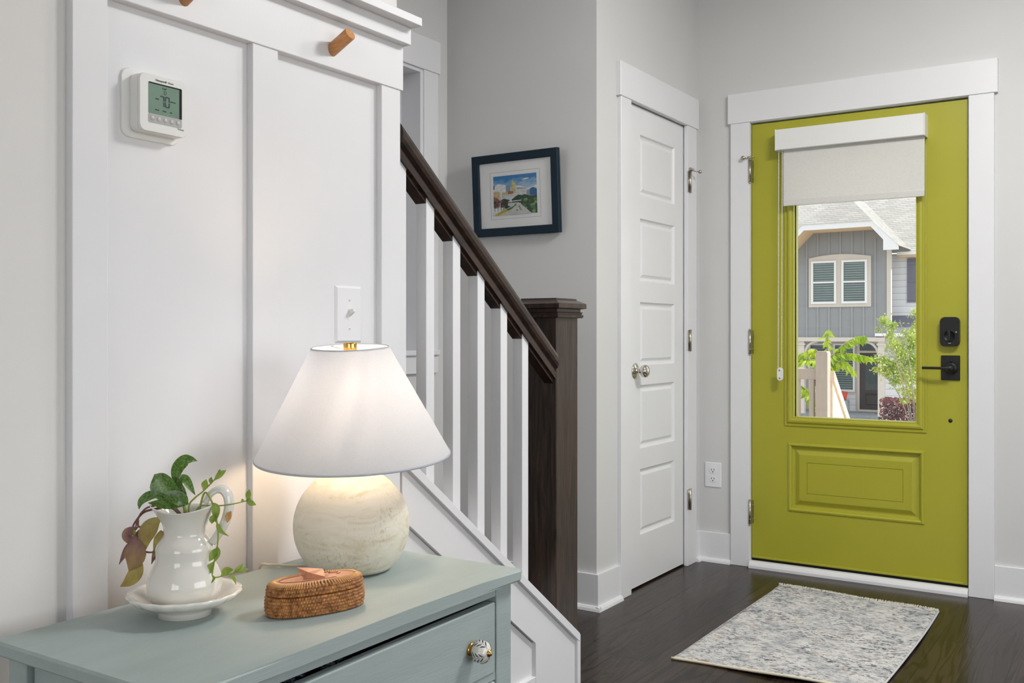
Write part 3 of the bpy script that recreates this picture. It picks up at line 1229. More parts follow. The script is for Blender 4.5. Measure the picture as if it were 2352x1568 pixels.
cols = dict(sky=None, tower=(206, 196, 140), towerd=(150, 140, 108), grey=(146, 164, 178), white=(214, 216, 216), beige=(206, 184, 140), roof=(160, 110, 84), mount=(44, 104, 158),
            dgreen=(52, 78, 58), mgreen=(84, 128, 78), lgreen=(128, 168, 104), road=(206, 206, 200), yellow=(190, 176, 60), red=(160, 92, 96), dark=(60, 60, 66), trunk=(96, 78, 82), cloud=(232, 234, 234))
mats_, idx = [], {}
for k_, c_ in cols.items():
    idx[k_] = len(mats_)
    mats_.append(skypaint() if k_ == 'sky' else M('watercolour_' + k_, c_, .9, .16, 90))
b = MB()
lay = [0]


def art(kind, pts):
    lay[0] += 1
    b.mi = idx[kind]
    o = .0127 + lay[0] * .00003
    b.quad(*[(ax0 + u * (ax1 - ax0), YB - o, az1 - v * (az1 - az0)) for u, v in pts])


def blob(kind, u, v, ru, rv, n=9):
    art(kind, [(min(1, max(0, u + ru * math.cos(2 * PI * k / n) * random.uniform(.8, 1.15))), min(1, max(0, v + rv * math.sin(2 * PI * k / n) * random.uniform(.8, 1.15)))) for k in range(n)])


art('sky', [(0, 0), (1, 0), (1, 1), (0, 1)])
art('cloud', [(.66, .13), (.76, .10), (.84, .11), (.78, .14), (.70, .15)])
art('cloud', [(0, .30), (.1, .2), (.28, .24), (.4, .3), (.6, .28), (.8, .36), (1, .3), (1, .42), (.6, .5), (0, .5)])
art('mount', [(.76, .47), (.82, .42), (.86, .37), (.92, .35), (1, .40), (1, .56), (.80, .54)])
art('grey', [(.29, .22), (.34, .24), (.40, .25), (.40, .50), (.29, .50)])
art('tower', [(.42, .20), (.425, .14), (.45, .13), (.47, .16), (.50, .20), (.52, .24), (.52, .55), (.42, .55)])
art('towerd', [(.42, .20), (.43, .14), (.435, .55), (.42, .55)])
art('white', [(.53, .34), (.62, .33), (.62, .56), (.53, .56)])
art('dark', [(.54, .335), (.76, .36), (.76, .372), (.54, .35)])
art('white', [(.60, .37), (.70, .38), (.70, .56), (.60, .56)])
art('white', [(.69, .40), (.76, .40), (.76, .56), (.69, .56)])
art('grey', [(.77, .41), (.84, .40), (.84, .56), (.77, .56)])
art('dark', [(0, .22), (.02, .24), (.025, .32), (0, .34)])
art('beige', [(0, .40), (.06, .38), (.14, .40), (.14, .60), (0, .60)])
art('white', [(.14, .42), (.17, .42), (.17, .60), (.14, .60)])
art('beige', [(.20, .42), (.38, .42), (.38, .56), (.20, .56)])
art('roof', [(.34, .40), (.46, .41), (.46, .47), (.34, .48)])
art('white', [(.22, .49), (.52, .47), (.55, .60), (.22, .62)])
art('dgreen', [(.42, .62), (.52, .54), (.58, .51), (.66, .53), (.72, .51), (.82, .55), (1, .56), (1, 1), (.82, .98), (.70, .84), (.62, .72), (.54, .70), (.42, .70)])
for _ in range(26):
    blob(random.choice(['mgreen', 'dgreen', 'lgreen', 'mgreen']), random.uniform(.66, .99), random.uniform(.58, .95), .045, .04)
art('dgreen', [(.16, .62), (.24, .58), (.36, .62), (.42, .70), (.38, .80), (.3, .84), (.16, .80)])
art('red', [(0, .52), (.08, .56), (.14, .62), (.14, .78), (0, .80)])
for _ in range(22):
    blob(random.choice(['dgreen', 'red', 'trunk', 'mgreen', 'trunk']), random.uniform(.01, .36), random.uniform(.58, .80), .032, .035)
art('cloud', [(0, .82), (.10, .82), (.26, .80), (.20, .90), (.02, .98), (0, 1)])
for u in (.02, .09, .17, .22):
    art('trunk', [(u, .74), (u + .012, .74), (u + .012, .9), (u, .9)])
art('white', [(.34, .70), (.42, .70), (.46, .74), (.40, .79), (.33, .77)])
art('road', [(.54, .70), (.58, .70), (.68, .80), (.78, .90), (.88, 1), (.06, 1), (.28, .92), (.44, .83), (.52, .76)])
art('yellow', [(.03, 1), (.10, .93), (.24, .87), (.36, .85), (.46, .80), (.44, .86), (.30, .91), (.18, .97), (.12, 1)])
art('mgreen', [(.30, .86), (.46, .79), (.53, .71), (.53, .76), (.44, .84), (.34, .89)])
art('cloud', [(.35, .655), (.65, .645), (.65, .665), (.35, .68)])
for (u, v) in ((.53, .885), (.62, .885), (.58, .80), (.60, .84)):
    art('dark', [(u, v), (u + .03, v), (u + .03, v + .025), (u, v + .025)])
art('road', [(.63, .892), (.642, .892), (.642, .904), (.63, .904)])
b.build('print', mats_, fp)
MB().box(fx0 + .033, fx1 - .033, YB - .0165, YB - .015, fz0 + .033, fz1 - .033).build('picture_glass', GLASS, fp)
fp.location.z += .0
fp.rotation_euler = (math.radians(3.4), 0, 0)

# ================================================================== RUG
rg = thing('entry_rug', 'faded ivory and grey blue rug on the dark floor before the lime door', 'rug', (-1.02, 3.62, 0))


def rp(u, v):  # u across, v towards the door
    x = -1.344 + (-.693 + 1.344) * u + .012 * math.sin(v * 3.1)
    y = (3.036 + .03 * u) + v * ((4.172 - .058 * u) - (3.036 + .03 * u)) + .006 * math.sin(u * 9)
    return x, y


NU, NV = 66, 110
vs, fs = [], []
for j in range(NV + 1):
    for i in range(NU + 1):
        u, v = i / NU, j / NV
        x, y = rp(u, v)
        ed = min(u, 1 - u, v, 1 - v)
        curl = .010 * math.exp(-((u - .62) / .28) ** 2) * max(0, 1 - v / .08) + .006 * math.exp(-((v - .45) / .3) ** 2) * max(0, 1 - (1 - u) / .06)
        z = .0085 * min(1, ed / .012 + .35) + curl + random.uniform(-.0007, .0007)
        vs.append((x + random.uniform(-.001, .001), y + random.uniform(-.001, .001), z))
top_n = len(vs)
for j in range(NV + 1):
    for i in range(NU + 1):
        x, y, z = vs[j * (NU + 1) + i]
        u, v = i / NU, j / NV
        curl = .010 * math.exp(-((u - .62) / .28) ** 2) * max(0, 1 - v / .08) + .006 * math.exp(-((v - .45) / .3) ** 2) * max(0, 1 - (1 - u) / .06)
        if i in (0, NU) or j in (0, NV):
            vs.append((x, y, curl + .0006))
border = {}
k = top_n
for j in range(NV + 1):
    for i in range(NU + 1):
        if i in (0, NU) or j in (0, NV):
            border[(i, j)] = k
            k += 1
gi = lambda i, j: j * (NU + 1) + i
for j in range(NV):
    for i in range(NU):
        fs.append((gi(i, j), gi(i + 1, j), gi(i + 1, j + 1), gi(i, j + 1)))
for i in range(NU):
    for j in (0, NV):
        fs.append((gi(i, j), gi(i + 1, j), border[(i + 1, j)], border[(i, j)]))
for j in range(NV):
    for i in (0, NU):
        fs.append((gi(i, j), gi(i, j + 1), border[(i, j + 1)], border[(i, j)]))
fs.append(tuple(border[q] for q in ((0, 0), (NU, 0), (NU, NV), (0, NV))))
b = MB()
b._add(vs, fs, True)
b.build('pile', RUG, rg)
b = MB()
pts = []
for i in range(45):
    u = i / 44
    x, y = rp(u, 0)
    pts.append((x, y - .002, .0045 + .010 * math.exp(-((u - .62) / .28) ** 2)))
b.tube(pts, .0046, 7)
b.build('edge_binding', CREAM, rg, label='cream bound edge')
b = MB()
pts = []
for i in range(45):
    v = i / 44
    x, y = rp(1, v)
    pts.append((x + .001, y, .0042 + .006 * math.exp(-((v - .45) / .3) ** 2)))
b.tube(pts, .0036, 7)
b.build('edge_binding', M('grey_binding_yarn', (196, 196, 194), .9, .1, 150), rg)
b = MB()
for k in range(700):
    u = random.random()
    x, y = rp(u, 1)
    L = random.uniform(.003, .012) * (1.5 if (.3 < u < .45 or u > .85) else 1)
    dx = random.uniform(-.006, .006)
    b.tube([(x, y - .004, .006), (x + dx * .5, y + L * .5, .009 + random.uniform(0, .004)), (x + dx, y + L, .004 + random.uniform(0, .006))], [.0009, .0008, .0004], 4, False)
b.build('fringe', M('frayed_yarn', (218, 213, 202), .9, .08, 200), rg, kind='stuff', label='cream frayed fringe')

# ================================================================== DRESSER
ZT = .657
dr = thing('dresser', 'sage painted wooden dresser with drawers under the table lamp', 'dresser', (-1.18, 1.143, 0))
b = MB()
b.prism([(-1.383, .757), (-.980, .757), (-.974, .763), (-.9775, .95), (-.981, 1.2), (-.9765, 1.4), (-.972, 1.520), (-.980, 1.529), (-1.383, 1.529)], 'z', ZT - .021, ZT, .0035)
b.build('top', SAGE, dr)
posts = [(-1.036, -.990, 1.464, 1.512), (-1.036, -.990, .774, .822), (-1.366, -1.322, 1.464, 1.512), (-1.366, -1.322, .774, .822)]
for (x0, x1, y0, y1) in posts:
    b = MB()
    b.prism([(x0, y0), (x1, y0), (x1, y1), (x0, y1)], 'z', .16, ZT - .021, .0015)
    cx_, cy_ = (x0 + x1) / 2, (y0 + y1) / 2
    t_ = .014
    vs = [(x0, y0, .16), (x1, y0, .16), (x1, y1, .16), (x0, y1, .16), (cx_ - t_, cy_ - t_, 0), (cx_ + t_, cy_ - t_, 0), (cx_ + t_, cy_ + t_, 0), (cx_ - t_, cy_ + t_, 0)]
    b._add(vs, [(0, 1, 5, 4), (1, 2, 6, 5), (2, 3, 7, 6), (3, 0, 4, 7), (4, 5, 6, 7)])
    b.build('leg', SAGE, dr)
for (y0, y1) in ((1.484, 1.502), (.784, .802)):
    b = MB()
    b.box(-1.318, -1.040, y0, y1, .16, ZT - .0215)
    b.build('side_panel', SAGE, dr)
MB().box(-1.360, -1.350, .822, 1.464, .16, ZT - .0215).build('back_panel', DARKGAP, dr)
MB().box(-1.012, -.993, .822, 1.464, .6175, ZT - .021).build('rail', SAGE, dr)
for z in (.466, .321):
    MB().box(-1.35, -.993, .822, 1.464, z, z + .015, .001).build('rail', SAGE, dr)
MB().box(-1.35, -.993, .822, 1.464, .155, .175, .001).build('rail', SAGE, dr)


def knob_at(par, y, z):
    b = MB()
    cx = -.990
    b.mi = 1
    b.lathe([(.0005, 0), (.0125, 0), (.0130, .0025), (.010, .0045), (.0065, .005), (.0065, .009)], (cx, y, z), 'x', 24)
    b.mi = 0
    rib = lambda a, h, r: 1 + .025 * math.cos(8 * a)
    pf = []
    for k in range(15):
        t = k / 14
        ang = PI * (.08 + .86 * t)
        pf.append((.0195 * math.sin(ang), .0212 - .0168 * math.cos(ang)))
    b.lathe(pf, (cx, y, z), 'x', 64, warp=rib)
    b.mi = 1
    b.lathe([(.0066, .0372), (.0064, .0388), (.0045, .0396), (.0040, .0404), (.0032, .0424), (.0005, .0436)], (cx, y, z), 'x', 20)
    # painted sprigs
    b.mi = 2

    def onk(t, a, lift=.985):
        ang = PI * (.08 + .86 * t)
        rr = .0195 * math.sin(ang) * (1 + .025 * math.cos(8 * a)) * lift
        return Vector((cx + .0212 - .0168 * math.cos(ang) * lift, y + rr * math.cos(a), z + rr * math.sin(a)))
    for s_ in range(4):
        a0 = math.radians(200 + 90 * s_)
        st = [onk(.30 + .58 * k / 8, a0) for k in range(9)]
        b.tube(st, .0005, 5)
        for k in range(4):
            for sg in (-1, 1):
                t0 = .80 - .15 * k
                pts = [onk(t0 - .17 * q / 5, a0 + sg * (.10 + .40 * q / 5 * (1 + .1 * k))) for q in range(6)]
                b.tube(pts, [.0005, .0011, .0014, .0013, .0009, .0004], 6, flat=None)
    return b.build('knob', [CERAMIC, BRASS, KNOBINK], par, label='white ceramic knob with slate leaf sprigs')


first = True
for (z0, z1) in ((.4815, .608), (.3365, .465), (.176, .320)):
    b = MB()
    b.prism([(.826, z0), (1.460, z0), (1.460, z1), (.826, z1 - (.006 if first else 0))], 'x', -1.010, -.990, .002)
    b.box(-1.33, -1.012, .832, 1.454, z0 + .01, z0 + .018)
    b.box(-1.33, -1.012, .832, .842, z0 + .01, z1 - .02)
    b.box(-1.33, -1.012, 1.444, 1.454, z0 + .01, z1 - .02)
    dd = b.build('drawer', SAGE, dr)
    knob_at(dd, 1.385, .5425 if first else (z0 + z1) / 2)
    knob_at(dd, .901, .5425 if first else (z0 + z1) / 2)
    first = False
# folded cloth in the top drawer
b = MB()
vs, fs = [], []
for j in range(9):
    for i in range(40):
        u, v = i / 39, j / 8
        vs.append((-1.30 + .27 * v, .98 + .26 * u, .575 + .026 * math.exp(-((v - .85) / .3) ** 2) * (1 + .35 * math.sin(u * 21 + v * 3)) + .003 * math.sin(u * 60)))
for j in range(8):
    for i in range(39):
        fs.append((j * 40 + i, j * 40 + i + 1, (j + 1) * 40 + i + 1, (j + 1) * 40 + i))
b._add(vs, fs, True)
for (x, y) in ((-1.29, .985), (-1.29, 1.235), (-1.06, .985), (-1.06, 1.235)):
    b.box(x - .004, x + .004, y - .004, y + .004, .501, .577)
b.box(-1.29, -1.06, .985, 1.235, .501, .56, .004)
tag(b.build('folded_cloth', CLOTH), 'navy and white patterned cloth showing in the gap above the top drawer', 'cloth')

# ================================================================== TABLE LAMP
LX, LY = -1.239, 1.352
lp = thing('table_lamp', 'round whitewashed wood table lamp with glowing white cone shade on the dresser', 'lamp', (LX, LY, ZT))
b = MB()
R_, zc = .1068, ZT + .082
pf = [(.0005, ZT + .0005), (.058, ZT + .0005), (.066, ZT + .003)]
for k in range(25):
    a = math.radians(-48 + k * (48 + 78) / 24)
    pf.append((R_ * math.cos(a), zc + R_ * math.sin(a)))
pf += [(.016, zc + R_ * .99), (.014, zc + R_ + .004)]
b.lathe(pf, (LX, LY, 0), 'z', 64)
b.build('base', WASH, lp)
b = MB()
b.lathe([(.0005, zc + R_ + .002), (.011, zc + R_ + .002), (.011, zc + R_ + .028), (.018, zc + R_ + .032), (.018, zc + R_ + .070), (.0005, zc + R_ + .072)], (LX, LY, 0), 'z', 24)
b.build('socket', BRASS, lp)
b = MB()
zbulb = .984
b.sphere((LX, LY, zbulb), .028, 20, 14)
b.lathe([(.012, zc + R_ + .071), (.016, zbulb - .035), (.022, zbulb - .018)], (LX, LY, 0), 'z', 20, closed=False)
b.build('bulb', BULB, lp, label='lit warm bulb')
# shade, leaning slightly towards the viewer
tilt = Matrix.Translation((LX, LY, .97)) @ Matrix.Rotation(math.radians(4.2), 4, Vector((.837, .547, 0))) @ Matrix.Rotation(math.radians(-1.0), 4, Vector((-.547, .837, 0))) @ Matrix.Translation((-LX, -LY, -.97))


def tilted(b):
    bmesh.ops.transform(b.bm, matrix=tilt, verts=b.bm.verts)
    return b


b = MB()
n_ = 72
b.lathe([(.1812, .8655), (.1806, .8645), (.1798, .8655), (.0702, 1.0682), (.0708, 1.0692), (.0714, 1.0682), (.1812, .8655)], (LX, LY, 0), 'z', n_, closed=False)
tilted(b).build('shade', SHADE, lp)
b = MB()
for (rr, z) in ((.1800, .8665), (.0706, 1.0672)):
    b.tube([(LX + rr * math.cos(2 * PI * k / 48), LY + rr * math.sin(2 * PI * k / 48), z) for k in range(49)], .0017, 6, False)
for k in range(3):
    a = 2 * PI * k / 3 + .75
    b.tube([(LX, LY, 1.060), (LX + .069 * math.cos(a), LY + .069 * math.sin(a), 1.0665)], .0012, 6)
tilted(b).build('shade_frame', SHADE, lp)
b = MB()
for sg in (-1, 1):
    b.tube(spline([(LX, LY + sg * .018, .88), (LX, LY + sg * .052, .93), (LX, LY + sg * .056, .99), (LX, LY + sg * .03, 1.045), (LX, LY, 1.058)], 6), .0013, 6)
b.build('harp', BRASS, lp)
b = MB()
b.lathe([(.0005, 1.054), (.0118, 1.054), (.0124, 1.0555), (.0124, 1.0755), (.0118, 1.077), (.0005, 1.077)], (LX, LY, 0), 'z', 28)
tilted(b).build('finial', BRASS, lp, label='brass cylinder finial')
b = MB()
b.tube(spline([(LX - .06, LY - .02, ZT + .004), (LX - .10, LY - .055, ZT + .004), (LX - .135, LY - .075, ZT + .005), (-1.392, LY - .085, ZT - .004), (-1.402, LY - .085, ZT - .1), (-1.41, LY - .08, .3)], 6), .0026, 8)
b.build('cord', M('ivory_cord', (224, 214, 190), .5, .02, 40), lp)

# ================================================================== SAUCER, PITCHER, PLANTS
SX, SY = -1.257, .9925
RV, FV = Vector((.837, .547, 0)), Vector((-.547, .837, 0))
b = MB()
zs_ = ZT


def scal(a, h, r):
    return 1 + (.03 * (abs(math.cos(9 * a)) - .5) if r > .07 else 0)


b.lathe([(.0005, zs_ + .008), (.036, zs_ + .008), (.038, zs_ + .0005), (.0415, zs_ + .0005), (.0415, zs_ + .009), (.046, zs_ + .012), (.064, zs_ + .019), (.0785, zs_ + .0265), (.0848, zs_ + .0325),
         (.0858, zs_ + .0355), (.0838, zs_ + .0375), (.076, zs_ + .035), (.066, zs_ + .0265), (.052, zs_ + .0175), (.046, zs_ + .0155), (.0005, zs_ + .0155)], (SX, SY, 0), 'z', 112, warp=scal)
tag(b.build('saucer', CERAMIC), 'white scalloped footed saucer under the cream pitcher on the dresser', 'saucer')
pt = thing('pitcher', 'white ceramic pitcher used as a plant pot standing in the saucer', 'pitcher', (SX, SY, zs_ + .016))
U = .0001946


def P(zx, zy, v=0):
    q = Vector((SX, SY, 0)) + RV * ((zx - 612) * U) + FV * (v * U)
    q.z = 1.094 - (235 + zy / 3.485) * .000678
    return q


pz = lambda zy: 1.094 - (235 + zy / 3.485) * .000678
pf = [(.0005, zs_ + .018), (.043, zs_ + .0165), (.0455, zs_ + .018), (.0505, zs_ + .026), (.0545, pz(1240)), (.0558, pz(1190)), (.0548, pz(1140)), (.0505, pz(1075)), (.0455, pz(1020)), (.0432, pz(975)),
      (.0432, pz(930)), (.0437, pz(895)), (.0412, pz(855)), (.036, pz(820)), (.0322, pz(790)), (.0313, pz(760)), (.0325, pz(715)), (.0365, pz(660)), (.0415, pz(610)), (.0458, pz(570)), (.0462, pz(562)), (.0445, pz(560)),
      (.040, pz(600)), (.033, pz(665)), (.0285, pz(730)), (.028, pz(775)), (.0005, pz(775))]
ah = math.atan2(RV.y, RV.x)


def pw(a, h, r):
    k = max(0, (h - pz(700)) / (pz(560) - pz(700)))
    return 1 + k * (.16 * max(0, math.cos(a - ah - PI)) ** 6) + .012 * math.cos(6 * a) * (1 - k)


b = MB()
b.lathe(pf[:3] + [(q.x, q.y) for q in spline([(r, h, 0) for r, h in pf[3:21]], 4)] + pf[21:], (SX, SY, 0), 'z', 72, warp=pw)
for v in b.bm.verts:
    if v.co.z > pz(640):
        a = math.atan2(v.co.y - SY, v.co.x - SX)
        v.co.z += (v.co.z - pz(640)) / (pz(560) - pz(640)) * (.0035 * math.cos(2 * (a - ah)) - .001)
b.build('body', CERAMIC, pt)
b = MB()
hp = spline([P(770, 545, 8), P(800, 480, 30), P(850, 440, 40), P(905, 440, 40), P(945, 490, 38), P(955, 570, 34), P(938, 660, 26), P(905, 740, 18), P(865, 805, 8), P(826, 860, 0)], 5)
b.tube(hp, [.0058 + .0012 * math.sin(PI * k / (len(hp) - 1)) for k in range(len(hp))], 12, flat=(.75, 1.25))
b.build('handle', CERAMIC, pt)
MB().lathe([(.0005, pz(672)), (.0325, pz(672))], (SX, SY, 0), 'z', 32).build('soil', M('potting_soil', (70, 52, 38), .95, .3, 200), pt)

GREEN = thin('mottled_green_leaf', (54, 94, 28), .35, (118, 152, 70), 300, gloss=.06, rough=.35)
LGREEN = thin('pale_green_leaf', (122, 148, 50), .38, (160, 182, 84), 60, gloss=.04)
PURP = thin('purple_olive_leaf', (128, 84, 84), .35, (160, 132, 84), 30, gloss=.05)
DPURP = thin('purple_leaf', (116, 74, 84), .35, (140, 108, 98), 42, gloss=.05)
OLIVE = thin('olive_leaf', (146, 122, 60), .35, (176, 164, 84), 30, gloss=.05)
STEMP = M('purple_stem', (118, 78, 68), .6, .15, 80)
STEMG = M('pale_stem', (146, 160, 74), .6, .1, 80)
DRY = thin('dried_leaf', (196, 150, 100), .3, (220, 180, 130), 90)
tocam = -FV * .85 + Vector((0, 0, .35))


def plant(name, label, stems, smat, leaves, base=(640, 640)):
    t = thing(name, label, 'plant', P(base[0], base[1]))
    b = MB()
    for (pts, r) in stems:
        sp_ = spline([P(*p) for p in pts], 6)
        b.tube(sp_, [r * (1 - .45 * k / (len(sp_) - 1)) for k in range(len(sp_))], 7)
    b.build('stem', smat, t)
    for (mat_, pts, wd, fc, fold, peak) in leaves:
        b = MB()
        f = tocam if fc is None else (RV * fc[0] + FV * fc[1] + Vector((0, 0, fc[2])))
        leaf(b, [P(*p) for p in pts], wd * U * (1.0 if mat_ is GREEN else 1.2), f, fold, 6, peak)
        b.build('leaf', mat_, t)
    return t


plant('broadleaf_plant', 'dark green mottled broad leaf plant rising from the pitcher mouth', [([(625, 690, 0), (612, 600, 0), (600, 530, 0)], .0035), ([(612, 600, 10), (575, 500, 10), (560, 470, 10)], .0025)], STEMG, [
    (GREEN, [(610, 550, -10), (545, 490, -30), (470, 420, -45), (415, 345, -40), (378, 305, -30)], 190, (-.15, -1, .35), .22, .55),
    (GREEN, [(565, 480, 20), (533, 350, 20), (552, 255, 10), (615, 190, -10), (668, 185, -20), (718, 201, -20)], 96, (.3, -.9, -.2), .3, .5),
    (GREEN, [(610, 545, 0), (575, 420, -5), (582, 352, -15), (622, 345, -30), (668, 405, -45), (710, 467, -50)], 66, (.4, -.8, .5), .3, .6),
    (GREEN, [(545, 515, -30), (440, 462, -60), (350, 478, -75), (292, 520, -80), (274, 575, -80)], 84, (-.1, -.8, .6), .3, .5),
    (GREEN, [(625, 552, -40), (520, 545, -75), (430, 530, -90), (352, 522, -95)], 82, (0, -.75, .65), .2, .45),
    (GREEN, [(640, 552, -20), (590, 500, -45), (510, 470, -60), (430, 445, -60)], 110, (-.1, -.9, .4), .25, .4),
    (GREEN, [(640, 548, 0), (600, 465, 0), (572, 400, 0), (556, 352, 0)], 52, (.1, -1, .2), .3, .5)])
plant('green_vine', 'pale green trailing vine hanging down the handle side of the pitcher',
      [([(640, 640, 0), (650, 550, -10), (700, 492, -15), (765, 440, -15), (832, 372, -15), (892, 308, -15)], .0016),
       ([(690, 620, 0), (740, 562, 0), (860, 562, -5), (985, 548, -10), (1112, 520, -10)], .0014),
       ([(720, 620, 0), (772, 455, -5), (845, 535, -40), (880, 655, -55), (896, 800, -60), (882, 930, -75), (862, 1060, -90), (872, 1112, -92), (1000, 1085, -90), (1040, 1072, -90)], .0017)], STEMG, [
      (LGREEN, [(762, 440, -15), (778, 400, -22), (792, 345, -26)], 46, None, .3, .6),
      (LGREEN, [(845, 362, -15), (890, 318, -22), (948, 274, -22)], 40, None, .3, .6),
      (LGREEN, [(828, 385, -15), (826, 355, -20), (830, 328, -20)], 26, None, .3, .5),
      (LGREEN, [(888, 312, -15), (892, 290, -15), (898, 266, -15)], 18, None, .3, .5),
      (LGREEN, [(1118, 522, -10), (1124, 475, -14), (1132, 428, -14)], 34, None, .3, .55),
      (LGREEN, [(1105, 518, -10), (1140, 535, -14), (1184, 552, -12)], 34, None, .3, .55),
      (LGREEN, [(1100, 525, -10), (1128, 512, -24), (1140, 525, -28)], 30, None, .3, .55),
      (LGREEN, [(1090, 525, -10), (1075, 515, -14), (1066, 512, -14)], 16, None, .3, .55),
      (LGREEN, [(848, 530, -45), (880, 580, -62), (876, 680, -66)], 54, None, .3, .5),
      (LGREEN, [(880, 610, -60), (858, 650, -74), (850, 690, -78)], 40, None, .3, .55),
      (LGREEN, [(886, 690, -60), (920, 750, -66), (980, 792, -62)], 28, None, .3, .3),
      (LGREEN, [(896, 880, -72), (868, 930, -88), (834, 984, -92)], 50, None, .3, .5),
      (LGREEN, [(890, 870, -70), (900, 920, -90), (884, 985, -94)], 40, None, .3, .5),
      (LGREEN, [(878, 975, -88), (850, 1030, -102), (812, 1088, -104)], 52, None, .3, .6),
      (LGREEN, [(888, 1112, -94), (845, 1118, -116), (790, 1126, -122)], 58, None, .3, .5),
      (LGREEN, [(925, 1100, -92), (970, 1062, -100), (1026, 1048, -98)], 50, None, .3, .55),
      (LGREEN, [(1020, 1086, -90), (1062, 1045, -90), (1102, 1006, -84)], 24, None, .3, .5),
      (LGREEN, [(1035, 1076, -90), (1090, 1055, -92), (1148, 1050, -86)], 28, None, .3, .5),
      (LGREEN, [(1000, 1092, -90), (1030, 1120, -92), (1046, 1168, -90)], 20, None, .3, .4),
      (DRY, [(990, 600, -20), (968, 640, -24), (958, 692, -24)], 44, None, .2, .5),
      (DRY, [(808, 580, -60), (800, 610, -66), (780, 640, -66)], 30, None, .2, .5)], (690, 640))
plant('purple_vine', 'purple and olive leaved vine drooping over the left lip of the pitcher',
      [([(600, 660, 0), (520, 560, -30), (430, 572, -45), (332, 592, -50), (280, 622, -50), (225, 695, -50), (210, 735, -50)], .0024),
       ([(600, 660, 0), (500, 556, -50), (360, 556, -70), (292, 602, -72), (262, 660, -72), (240, 735, -72), (232, 790, -72)], .0018),
       ([(262, 660, -70), (268, 716, -66), (330, 700, -62), (380, 690, -60)], .0018),
       ([(300, 905, -72), (345, 915, -80), (395, 912, -86), (455, 895, -90)], .0018)], STEMP, [
      (OLIVE, [(448, 640, -60), (385, 700, -72), (330, 790, -78), (318, 910, -74)], 118, None, .2, .5),
      (OLIVE, [(440, 745, -58), (446, 810, -66), (420, 890, -70), (378, 960, -66)], 88, None, .2, .4),
      (DPURP, [(408, 890, -52), (388, 950, -52), (362, 1018, -50)], 34, None, .3, .35),
      (PURP, [(232, 765, -72), (252, 860, -88), (250, 960, -96), (200, 1066, -92)], 138, (.1, -1, .15), .22, .55),
      (OLIVE, [(300, 985, -84), (262, 1075, -92), (200, 1140, -92), (128, 1186, -86)], 98, None, .2, .42),
      (DPURP, [(218, 815, -50), (165, 910, -50), (103, 1020, -46)], 42, None, .3, .45),
      (PURP, [(262, 720, -56), (200, 755, -62), (178, 800, -60), (240, 884, -60)], 74, None, .2, .5),
      (PURP, [(268, 740, -62), (262, 790, -62), (268, 840, -62)], 44, None, .2, .5),
      (LGREEN, [(385, 905, -86), (450, 865, -96), (505, 820, -96), (555, 806, -90)], 36, None, .3, .45),
      (LGREEN, [(440, 895, -90), (480, 850, -100), (520, 795, -98)], 34, None, .3, .5),
      (LGREEN, [(410, 912, -88), (460, 915, -100), (496, 978, -98)], 54, None, .3, .5),
      (LGREEN, [(228, 790, -74), (240, 760, -84), (238, 735, -84)], 22, None, .3, .5)], (600, 640))

# ================================================================== RATTAN BOX
BX, BY = -1.1055, 1.1228
BA = math.radians(67.2)
bx = thing('rattan_box', 'oval woven rattan box with carved wooden lid on the dresser', 'box', (BX, BY, ZT))
A_, B_ = .0800, .0395


def oval(th, ra, rb):
    e = 2.25
    c_, s_ = math.cos(th), math.sin(th)
    x = math.copysign(abs(c_) ** (2 / e), c_) * ra
    y = math.copysign(abs(s_) ** (2 / e), s_) * rb
    return Vector((BX + x * math.cos(BA) - y * math.sin(BA), BY + x * math.sin(BA) + y * math.cos(BA), 0))


def weave(z0, rows, rh, belly, nst, shrink=0):
    b = MB()
    NT = nst * 6
    per = 6
    nh = rows * per
    vs, fs = [], []
    for j in range(nh + 1):
        rowf = j / per
        row = min(rows - 1, int(rowf))
        fr = rowf - row
        h = rowf / rows
        for i in range(NT):
            th = 2 * PI * i / NT
            coil = abs(math.sin(PI * rowf)) ** .6
            ph = nst * th / 2 + (PI / 2 if row % 2 else 0)
            st = abs(math.sin(ph)) ** .5
            d = -.0030 + .0016 * coil + .0026 * st * coil
            ra = belly(h)
            p = oval(th, A_ + ra + d - shrink, B_ + ra + d - shrink)
            p.z = z0 + rows * rh * h
            vs.append(p)
    for j in range(nh):
        for i in range(NT):
            k = (i + 1) % NT
            fs.append((j * NT + i, j * NT + k, (j + 1) * NT + k, (j + 1) * NT + i))
    fs.append(tuple(range(NT)))
    fs.append(tuple(nh * NT + i for i in range(NT)))
    b._add(vs, fs, True)
    return b


weave(ZT + .0005, 6, .0052, lambda h: .0012 * math.sin(PI * h) - .0015 * (1 - h) ** 6, 104).build('basket', RATTAN, bx)
ld = weave(ZT + .0322, 3, .0054, lambda h: -.0008 - .0028 * h ** 3, 104).build('lid', RATTAN, bx)
b = MB()
zl = ZT + .0322 + .0162
NT = 104
for k in range(NT):
    th = 2 * PI * (k + .5) / NT
    p0, p1 = oval(th, A_ - .004, B_ - .004), oval(th + .02, A_ - .0155, B_ - .0155)
    p0.z, p1.z = zl - .0008, zl + .0022
    pm_ = (p0 + p1) / 2
    pm_.z = zl + .0022
    b.tube([p0, pm_, p1], [.0014, .0017, .0012], 6)
b.build('lid_stitching', M('light_cane', (206, 154, 96), .5, .15, 90), ld)
b = MB()
NT = 72
rings_ = [(.011, .0004), (.0115, .0020), (.018, .0028), (.03, .0032)]
vs = []
for (ins, h) in rings_:
    for i in range(NT):
        p = oval(2 * PI * i / NT, A_ - ins, B_ - ins)
        p.z = zl + h
        vs.append(p)
fs = []
for k in range(len(rings_) - 1):
    for i in range(NT):
        j = (i + 1) % NT
        fs.append((k * NT + i, k * NT + j, (k + 1) * NT + j, (k + 1) * NT + i))
